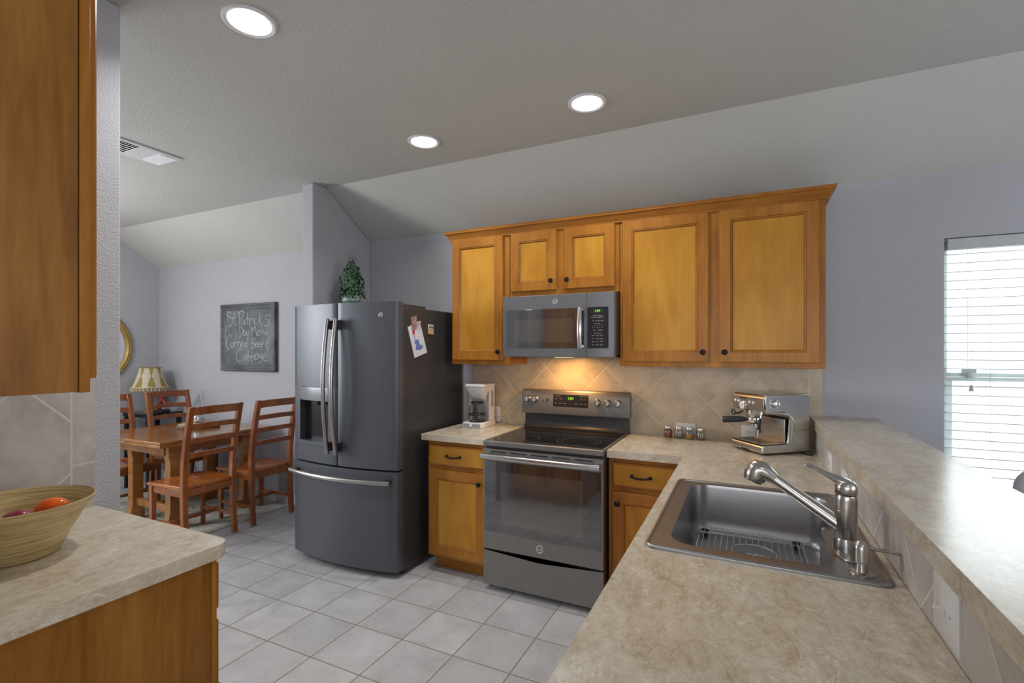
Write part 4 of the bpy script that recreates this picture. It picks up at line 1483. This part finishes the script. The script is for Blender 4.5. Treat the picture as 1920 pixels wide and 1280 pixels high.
def make_chair():
    """front = +Y, origin on the floor at the centre"""
    o = bpy.data.objects.new('dining_chair', None)
    COL.objects.link(o)
    W_, D_ = .42, .42
    # seat: saddle shape with waterfall front
    nx, ny = 14, 12
    b_ = MB('seat_wood')

    def zt_(u, v_):
        sad = .014 * (1 - ((abs(u) - .5) * 2) ** 2 if abs(u) < 1 else 0) * (1 - v_ * v_)
        return .452 - max(0, .012 * math.exp(-((abs(u) - .42) / .3) ** 2) * (1 - v_ ** 2)) - .006 * max(0, v_) ** 3
    up_, lo = [], []
    for j in range(ny + 1):
        v_ = -1 + 2 * j / ny
        y = v_ * D_ / 2
        hw = (.205 + .018 * (v_ + 1) / 2)
        up_.append([b_.v((u * hw, y, zt_(u, v_))) for u in [-1 + 2 * i / nx for i in range(nx + 1)]])
        lo.append([b_.v((u * hw * .985, y * .985, .424)) for u in [-1 + 2 * i / nx for i in range(nx + 1)]])
    for j in range(ny):
        for i in range(nx):
            b_.f([up_[j][i], up_[j][i + 1], up_[j + 1][i + 1], up_[j + 1][i]])
            b_.f([lo[j][i], lo[j + 1][i], lo[j + 1][i + 1], lo[j][i + 1]])
    for i in range(nx):
        b_.f([up_[0][i + 1], up_[0][i], lo[0][i], lo[0][i + 1]])
        b_.f([up_[ny][i], up_[ny][i + 1], lo[ny][i + 1], lo[ny][i]])
    for j in range(ny):
        b_.f([up_[j][0], up_[j + 1][0], lo[j + 1][0], lo[j][0]])
        b_.f([up_[j + 1][nx], up_[j][nx], lo[j][nx], lo[j + 1][nx]])
    b_.build('seat', o, bevel=.004)
    # rear legs run up into the back posts
    post = [(-.232, 0), (-.212, .22), (-.205, .44), (-.212, .60), (-.245, .82), (-.300, 1.045)]
    for s_ in (-1, 1):
        b_ = MB('chair_wood')
        rings = []
        for k, (y, z) in enumerate(post):
            wy = [.032, .040, .046, .044, .040, .034][k]
            x_ = s_ * .190
            rings.append([(x_ - .019, y - wy / 2, z), (x_ + .019, y - wy / 2, z), (x_ + .019, y + wy / 2, z), (x_ - .019, y + wy / 2, z)])
        b_.rings(rings)
        b_.build('back_post', o, bevel=.004)
        b_ = MB('chair_wood')
        rings = []
        for z, w_, dx in ((0, .026, .004), (.25, .034, 0), (.423, .042, 0)):
            cx_, cy_ = s_ * (.192 + dx * .5), .180
            rings.append([(cx_ - w_ / 2, cy_ - w_ / 2, z), (cx_ + w_ / 2, cy_ - w_ / 2, z), (cx_ + w_ / 2, cy_ + w_ / 2, z), (cx_ - w_ / 2, cy_ + w_ / 2, z)])
        b_.rings(rings)
        b_.build('leg', o, bevel=.003)

    def yb(z):
        for (y0, z0), (y1, z1) in zip(post, post[1:]):
            if z0 <= z <= z1:
                return y0 + (y1 - y0) * (z - z0) / (z1 - z0)
        return post[-1][0]
    for zc, hh in ((1.010, .060), (.895, .040), (.785, .040), (.675, .040)):
        b_ = MB('chair_wood')
        rings = []
        for k in range(9):
            t_ = -1 + k / 4
            x = t_ * .172
            sag = -.022 * (1 - t_ * t_)
            yy_ = yb(zc) + sag
            arch = .006 * (1 - t_ * t_)
            rings.append([(x, yy_ - .009, zc - hh / 2 + arch), (x, yy_ + .009, zc - hh / 2 + arch), (x, yy_ + .009 - .006, zc + hh / 2 + arch), (x, yy_ - .009 - .006, zc + hh / 2 + arch)])
        b_.rings(rings)
        b_.build('back_slat', o, bevel=.003)
    b_ = MB('chair_wood')
    b_.box(-.172, .172, .186, .204, .372, .4235)
    b_.box(-.172, .172, -.212, -.194, .372, .4235)
    b_.box(-.203, -.185, -.19, .162, .372, .4235)
    b_.box(.185, .203, -.19, .162, .372, .4235)
    b_.build('apron', o, bevel=.002)
    b_ = MB('chair_wood')
    for s_ in (-1, 1):
        b_.bar((s_ * .191, -.205, .15), (s_ * .191, .172, .15), .018, .026)
    b_.bar((-.19, 0, .15), (.19, 0, .15), .018, .024)
    b_.build('stretcher', o, bevel=.002)
    return o


ch = make_chair()
spots = [(-2.478, -.940, R(90), 'cherry ladder back chair nearest the refrigerator and kitchen, its back toward us', 1),
         (-2.478, -.395, R(90), 'cherry ladder back chair by the chalkboard wall, partly behind the refrigerator', 1),
         (-3.600, -.875, R(-90), 'cherry ladder back chair cut off by the textured wall end at left', 1),
         (-3.600, -.335, R(-90), 'cherry ladder back chair across the table in front of the lamp', 1)]
for k, (x, y, a_, lab, _) in enumerate(spots):
    o = ch if k == 0 else copy_tree(ch)
    o.location = (x, y, .012)
    o.rotation_euler = (0, 0, a_)
    tag(o, lab, 'chair', 'dining chairs')
    if k == 0:
        ch.location = (x, y, .0)
# rear legs of the near chairs stand off the rug
for o in [ch]:
    pass

TX0, TX1, TY0, TY1, TZ = -3.67, -2.655, -1.085, -.09, .748
tb = thing('dining_table', ((TX0 + TX1) / 2, (TY0 + TY1) / 2, .012), 'brown oak draw leaf dining table on the faded rug', 'table')
MB('table_wood').box(TX0, TX1, TY0, TY1, TZ - .022, TZ).build('tabletop', tb, bevel=.003)
b = MB('table_wood').box(TX0 + .004, (TX0 + TX1) / 2 - .001, TY0 + .004, TY1 - .004, TZ - .048, TZ - .0245).build('draw_leaf', tb, bevel=.003)
MB('table_wood').box((TX0 + TX1) / 2 + .001, TX1 - .004, TY0 + .004, TY1 - .004, TZ - .048, TZ - .0245).build('draw_leaf', tb, bevel=.003)
MB('table_wood').box(TX0 + .12, TX1 - .13, TY0 + .10, TY0 + .125, TZ - .13, TZ - .049).box(TX0 + .12, TX1 - .13, TY1 - .125, TY1 - .10, TZ - .13, TZ - .049).box(TX0 + .12, TX0 + .145, TY0 + .125, TY1 - .125, TZ - .13, TZ - .049).box(TX1 - .155, TX1 - .13, TY0 + .125, TY1 - .125, TZ - .13, TZ - .049).build('apron', tb, bevel=.002)
for x in (-3.31, -2.77):
    for y in (-.92, -.28):
        b = MB('table_wood')
        wv = [(.055, .012), (.055, .08), (.050, .11), (.043, .15), (.043, .55), (.050, .60), (.055, .64), (.055, TZ - .0485)]
        b.rings([[(x - .022 * 1.6, y - w_, z), (x + .022 * 1.6, y - w_, z), (x + .022 * 1.6, y + w_, z), (x - .022 * 1.6, y + w_, z)] for w_, z in wv])
        b.build('leg', tb, bevel=.004)
MB('table_wood').box(-3.274, -2.806, -.935, -.905, .14, .20).box(-3.274, -2.806, -.295, -.265, .14, .20).box(-3.06, -3.01, -.905, -.295, .15, .19).build('stretcher', tb, bevel=.002)

# rug
rgx = MB('rug').prism(rrect(-4.1, -2.435, -2.3, -.10, .01, 2), 'z', .0005, .0115)
tag(rgx.build('area_rug', origin=(-3.2, -1.2, .0005)), 'faded grey green patterned rug under the dining table', 'rug')
for o in [ob for ob in COL.objects if ob.get('group') == 'dining chairs']:
    o.location.z = .0117

# log slice centrepiece
ls = thing('log_slice', (-3.21, -.44, TZ), 'round log slice with bark edge lying on the dining table', 'wood slice')
lx, ly = -3.21, -.44
nb = 40
rr_ = [.175 * (1 + .05 * math.sin(3 * 2 * PI * k / nb) + random.uniform(-.02, .02)) for k in range(nb)]
b = MB('bark')
b.rings([[(lx + rr_[k] * s_ * math.cos(2 * PI * k / nb), ly + rr_[k] * s_ * math.sin(2 * PI * k / nb), TZ + z) for k in range(nb)] for s_, z in ((.97, .0003), (1.0, .01), (1.0, .028), (.965, .033))])
b.build('bark', ls)
MB('cut_wood').prism([(lx + rr_[k] * .95 * math.cos(2 * PI * k / nb), ly + rr_[k] * .95 * math.sin(2 * PI * k / nb)) for k in range(nb)], 'z', TZ + .0332, TZ + .0345).build('cut_face', ls)
b = MB('sheen_glass')
b.lathe([(.02, 0), (.045, .012), (.052, .04), (.042, .07), (.022, .082), (.03, .095), (.012, .106), (.001, .108)], (-3.262, -.41, TZ + .035), 24)
tag(b.build('glass_ornament', origin=(-3.262, -.41, TZ + .035)), 'silvery crackled glass ornament on the log slice', 'ornament')

# side table, lamp and red ornament in the corner
st = thing('side_table', (-4.33, -.25, .0), 'small black metal side table in the dining room corner', 'side table')
MB('black_glass').box(-4.56, -4.10, -.42, -.06, .800, .812).build('top', st, bevel=.002)
b = MB('black_metal').box(-4.555, -4.105, -.415, -.395, .77, .7995).box(-4.555, -4.105, -.085, -.065, .77, .7995).box(-4.555, -4.535, -.395, -.085, .77, .7995).box(-4.125, -4.105, -.395, -.085, .77, .7995)
b.build('frame', st, bevel=.002)
for x in (-4.53, -4.13):
    for y in (-.39, -.09):
        MB('black_metal').box(x - .018, x + .018, y - .018, y + .018, 0, .77).build('leg', st, bevel=.002)
lm = thing('table_lamp', (-4.385, -.24, .812), 'table lamp with olive and cream fringed shade in the dining corner', 'lamp')
lx, ly, lz = -4.385, -.24, .812
MB('gold').lathe([(.07, 0), (.07, .012), (.035, .022), (.018, .05), (.03, .09), (.034, .12), (.016, .16), (.01, .20), (.009, .24), (.001, .245)], (lx, ly, lz), 28).build('base', lm)
NS = 144
b = MB('fabric_cream', 'fabric_olive')
rows_ = 9
vs = []
zb_, zt2, rb_, rt_ = 1.075, 1.285, .168, .098
for j in range(rows_):
    t_ = j / (rows_ - 1)
    r_ = rb_ + (rt_ - rb_) * t_ - .010 * math.sin(PI * t_)
    vs.append([b.v((lx + r_ * math.cos(2 * PI * k / NS), ly + r_ * math.sin(2 * PI * k / NS), zb_ + (zt2 - zb_) * t_)) for k in range(NS)])
for j in range(rows_ - 1):
    t_ = (j + .5) / (rows_ - 1)
    for k in range(NS):
        ph_ = (k % 18) / 18 - .5 + 1 / 36     # hour-glass gathers: wide at top and bottom, pinched at mid height
        half = .07 + .42 * abs(t_ - .58) ** .9
        b.i = 1 if abs(ph_) < half else 0
        b.f([vs[j][k], vs[j][(k + 1) % NS], vs[j + 1][(k + 1) % NS], vs[j + 1][k]])
b.build('shade', lm, normals=False, smooth=60)
MB('gold').tube([(lx + (rt_ + .001) * math.cos(2 * PI * k / 36), ly + (rt_ + .001) * math.sin(2 * PI * k / 36), zt2) for k in range(36)], .004, 6, closed=True).build('top_trim', lm)
b = MB('fabric_cream', 'fabric_olive')
b.tube([(lx + (rb_ + .002) * math.cos(2 * PI * k / 36), ly + (rb_ + .002) * math.sin(2 * PI * k / 36), zb_) for k in range(36)], .006, 6, closed=True)
rnd = random.Random(2)
for k in range(60):
    a_ = 2 * PI * k / 60
    b.i = 1 if k % 2 else 0
    L_ = .024 + .016 * rnd.random()
    b.tube([(lx + rb_ * math.cos(a_), ly + rb_ * math.sin(a_), zb_ - .004), (lx + rb_ * math.cos(a_), ly + rb_ * math.sin(a_), zb_ - L_)], [.004, .009], 6)
b.build('fringe', lm)
og = thing('red_ornament', (-4.20, -.22, .812), 'small dark red and black ornament on the side table beside the lamp', 'ornament')
MB('black').prism(rrect(-4.27, -4.13, -.27, -.17, .02, 4), 'z', .8125, .835).build('base', og, bevel=.004)
MB('red_thing').tube([(-4.26, -.22, .84), (-4.24, -.22, .90), (-4.20, -.22, .945), (-4.15, -.22, .93), (-4.13, -.22, .89)], [.02, .028, .026, .02, .012], 14).build('body', og)
MB('black').tube([(-4.20, -.22, .955), (-4.15, -.21, .965), (-4.11, -.20, .94), (-4.09, -.20, .92)], [.006, .012, .01, .004], 10).build('crest', og)
tag(MB('black').tube([(-4.06, -.02, .80), (-4.03, -.02, .6), (-3.98, -.018, .35), (-3.95, -.02, .18), (-3.90, -.02, .112)], .003, 6).build('lamp_cord', origin=(-3.98, -.018, .35)), 'thin black cord hanging down the wall behind the table', 'cord')

# oval mirror on the left dining wall
mr = thing('oval_mirror', (XL, -.63, 1.51), 'oval gold framed mirror on the dining room wall', 'mirror')
a_m, b_m = .300, .345
pr2 = [(.0, .0), (.0, .022), (.014, .034), (.028, .026), (.040, .032), (.054, .020), (.066, .010), (.066, 0)]
b = MB('gold')
rings = []
for k in range(56):
    a_ = 2 * PI * k / 56
    rings.append([(XL + d_, -.63 + (a_m + .048 - o_) * math.cos(a_), 1.51 + (b_m + .048 - o_) * math.sin(a_)) for o_, d_ in pr2])
rings.append(rings[0])
b.rings(rings, cap=False)
b.build('frame', mr, smooth=60)
MB('mirror').prism([(-.63 + (a_m - .014) * math.cos(2 * PI * k / 48), 1.51 + (b_m - .014) * math.sin(2 * PI * k / 48)) for k in range(48)], 'x', XL + .002, XL + .008).build('glass', mr)

# chalkboard
CX0, CX1, CZ0, CZ1 = -3.505, -2.680, 1.262, 1.947
cb = thing('chalkboard', ((CX0 + CX1) / 2, 0, (CZ0 + CZ1) / 2), 'framed chalkboard with a handwritten menu on the dining room wall', 'chalkboard')
b = MB('board_frame')
prf = [(0, .002), (0, .034), (.008, .040), (.020, .037), (.028, .028), (.050, .024), (.060, .014), (.064, .012), (.064, .002)]
lps = []
for ins, d_ in prf:
    lps.append([(CX0 + ins, -d_, CZ0 + ins), (CX1 - ins, -d_, CZ0 + ins), (CX1 - ins, -d_, CZ1 - ins), (CX0 + ins, -d_, CZ1 - ins)])
b.rings(lps, cap=False)
b.build('frame', cb)
MB('chalk_board').box(CX0 + .055, CX1 - .055, -.013, -.003, CZ0 + .055, CZ1 - .055).build('board', cb)
S = '''280,300 240,275 215,300 235,345 285,370 300,410 285,470 260,500 240,490
320,285 322,400 318,460 335,482 350,470
290,375 350,365
360,464 366,470
400,285 405,380 412,480
390,290 430,262 465,275 468,320 435,370 410,385
480,405 455,400 440,440 450,475 475,460 485,410 488,460 500,475
522,265 520,380 522,475
500,385 550,375
560,385 563,490
563,420 575,390 600,380 610,390
622,390 625,465
618,330 622,336
665,390 645,385 632,420 640,465 668,460
712,290 705,380 700,475
750,340 708,405 750,475
775,325 772,345
855,335 820,325 795,350 805,390 850,415 855,460 825,490 785,495
405,515 410,610
400,505 440,510 462,560 440,620 395,675
500,570 475,565 462,610 475,640 495,620 503,575 508,635
515,590 525,640 545,625
550,570 540,640 510,695
585,650 585,510 610,570 640,490 655,580 660,640
675,600 710,585 705,560 680,565 670,610 690,640 718,620
730,560 735,625
735,580 760,560 770,600 778,625
790,555 795,615 810,625 825,560 825,630
280,665 262,620 235,640 210,720 210,800 235,855 255,845
300,745 275,755 275,805 300,820 315,780 300,745
330,730 333,820
333,760 350,735 370,740
375,730 380,810
380,755 400,730 415,760 420,810
430,780 465,760 455,735 435,750 430,795 455,810 470,795
510,755 485,760 480,800 500,810 515,770
545,650 515,750 505,800 530,800
590,680 585,760 580,840
585,685 625,675 635,710 595,750 640,770 635,810 580,845
645,780 675,765 665,745 648,760 650,805 680,800
685,780 715,765 705,745 690,755 690,805 720,795
780,665 755,690 745,760 735,840
715,770 775,760
858,695 830,715 815,740 850,750 810,770 800,800 830,815 860,790
860,660 855,700
828,820 830,870
445,870 425,835 390,850 360,920 365,1000 400,1035 440,1020
500,940 475,945 460,990 475,1015 498,985 505,945 512,1000
540,850 535,940 530,1040
535,980 565,935 570,970 545,1020 530,1030
600,860 590,950 580,1040
588,980 620,935 635,970 610,1015 585,1025
690,920 655,925 640,975 660,1000 685,960 692,925 700,990
745,920 720,925 712,960 735,975 750,930 745,1000 715,1045 690,1050
770,970 810,950 800,915 775,930 765,990 790,1025 830,1010'''


def cr(p, q, r_, s_, t_):
    return .5 * ((2 * q) + (-p + r_) * t_ + (2 * p - 5 * q + 4 * r_ - s_) * t_ * t_ + (-p + 3 * q - 3 * r_ + s_) * t_ ** 3)


b = MB('chalk')
ix0, ix1, iz0, iz1 = CX0 + .064, CX1 - .064, CZ0 + .064, CZ1 - .064
for line in S.split('\n'):
    P2 = []
    for tok in line.split():
        x, y = map(float, tok.split(','))
        u = (x - 200) / 695
        yt, yb_ = 265 - 30 * u, 1075 + 10 * u
        v_ = (y - yt) / (yb_ - yt)
        # even out the foreshortening along the wall
        u2 = u * (1 + .045 * (1 - u))
        P2.append(Vector((ix0 + (ix1 - ix0) * u2, -.0138, iz1 - (iz1 - iz0) * v_)))
    if len(P2) > 2:
        Q = [P2[0]] + P2 + [P2[-1]]
        out = []
        for k in range(len(P2) - 1):
            for j in range(4):
                out.append(cr(Q[k], Q[k + 1], Q[k + 2], Q[k + 3], j / 4))
        out.append(P2[-1])
        P2 = out
    b.tube(P2, .0034, 6, flat=.3, ref=(1, 0, 0)) if False else b.tube(P2, .0028, 6)
b.build('chalk_writing', cb)

# grey dining chair behind the bar at the right edge
gc = thing('upholstered_chair', (2.60, -.55, 0), 'grey upholstered chair back by the window at the right edge', 'chair')
for s_ in (-1, 1):
    for y in (-.72, -.36):
        MB('black_metal').cyl((2.60 + s_ * .18, y, 0), (2.60 + s_ * .18, y, .42), .016, .02, 12).build('leg', gc)
MB('seat_grey').prism(rrect(2.39, 2.81, -.76, -.34, .05, 5), 'z', .42, .50).build('seat', gc, bevel=.015, segs=3)
b = MB('seat_grey')
b.prism(rrect(2.405, 2.855, .44, 1.02, (.03, .09, .09, .03), 6), 'y', -.80, -.74)
b.build('backrest', gc, bevel=.02, segs=3)

# ------------------------------------------------------------------ ceiling fittings
lights = [(-.280, -2.053, 'recessed ceiling light nearest the camera at upper left'), (.722, -.880, 'recessed ceiling light above the microwave, right of the three'), (-.317, -.862, 'recessed ceiling light above the refrigerator door, middle of the three')]
lt0 = thing('recessed_light', (0, 0, CEIL), '', 'ceiling light', local=True)
MB('white_trim').lathe([(.098, .002), (.098, -.004), (.090, -.0075), (.078, -.004), (.076, .002)], (0, 0, 0), 48, cap=False).build('trim_ring', lt0)
MB('lens').lathe([(.0775, -.0035), (.04, -.0042), (.001, -.0043)], (0, 0, 0), 40).build('lens', lt0)
for k, (x, y, lab) in enumerate(lights):
    o = lt0 if k == 0 else copy_tree(lt0)
    o.location = (x, y, CEIL - .0005)
    tag(o, lab, 'ceiling light', 'recessed ceiling lights')
    area('can_lamp', (x, y, CEIL - .012), (0, 0, 0), .15, .15, 6.8, (1, .98, .95), 'DISK', R(138))
area('can_lamp', (2.3, -4.0, CEIL - .01), (0, 0, 0), .15, .15, 6.8, (1, .98, .95), 'DISK', R(138))
pl_ = bpy.data.lights.new('dining_chandelier_lamp', 'POINT')
pl_.energy = 55
pl_.color = (1, .98, .95)
pl_.shadow_soft_size = .16
po_ = bpy.data.objects.new('dining_chandelier_lamp', pl_)
COL.objects.link(po_)
po_.location = (-3.5, -2.3, 1.95)

vt = thing('ceiling_vent', (-2.06, -1.65, CEIL), 'white rectangular ceiling air vent at the upper left', 'vent')
vx0, vx1, vy0, vy1 = -2.185, -1.925, -1.71, -1.345
MB('white_trim').plate([(vx0, vy0), (vx1, vy0), (vx1, vy1), (vx0, vy1)], [[(vx0 + .03, vy0 + .02), (vx1 - .03, vy0 + .02), (vx1 - .03, vy1 - .02), (vx0 + .03, vy1 - .02)]], CEIL - .010, CEIL - .0005).build('frame', vt, bevel=.002)
MB('dark').box(vx0 + .03, vx1 - .03, vy0 + .03, vy1 - .03, CEIL - .002, CEIL - .0006).build('backing', vt)
ya, yb2, yc, yd = vy0 + .02, -1.562, -1.470, vy1 - .02
b = MB('white_trim')
b.box(vx0 + .03, vx1 - .03, yb2 - .012, yc, CEIL - .010, CEIL - .004)
b.build('centre_plate', vt)
for (q0, q1, tilt) in ((ya, yb2 - .014, 38), (yc + .004, yd, -27)):
    n_ = 7
    for k in range(n_):
        yk = q0 + (q1 - q0) * (k + .5) / n_
        q = MB('white_trim')
        q.tf = Matrix.Translation((0, yk, CEIL - .010)) @ Matrix.Rotation(R(tilt), 4, 'X')
        q.box(vx0 + .03, vx1 - .03, -.009, .009, -.0008, .0008)
        q.build('louvre', vt)
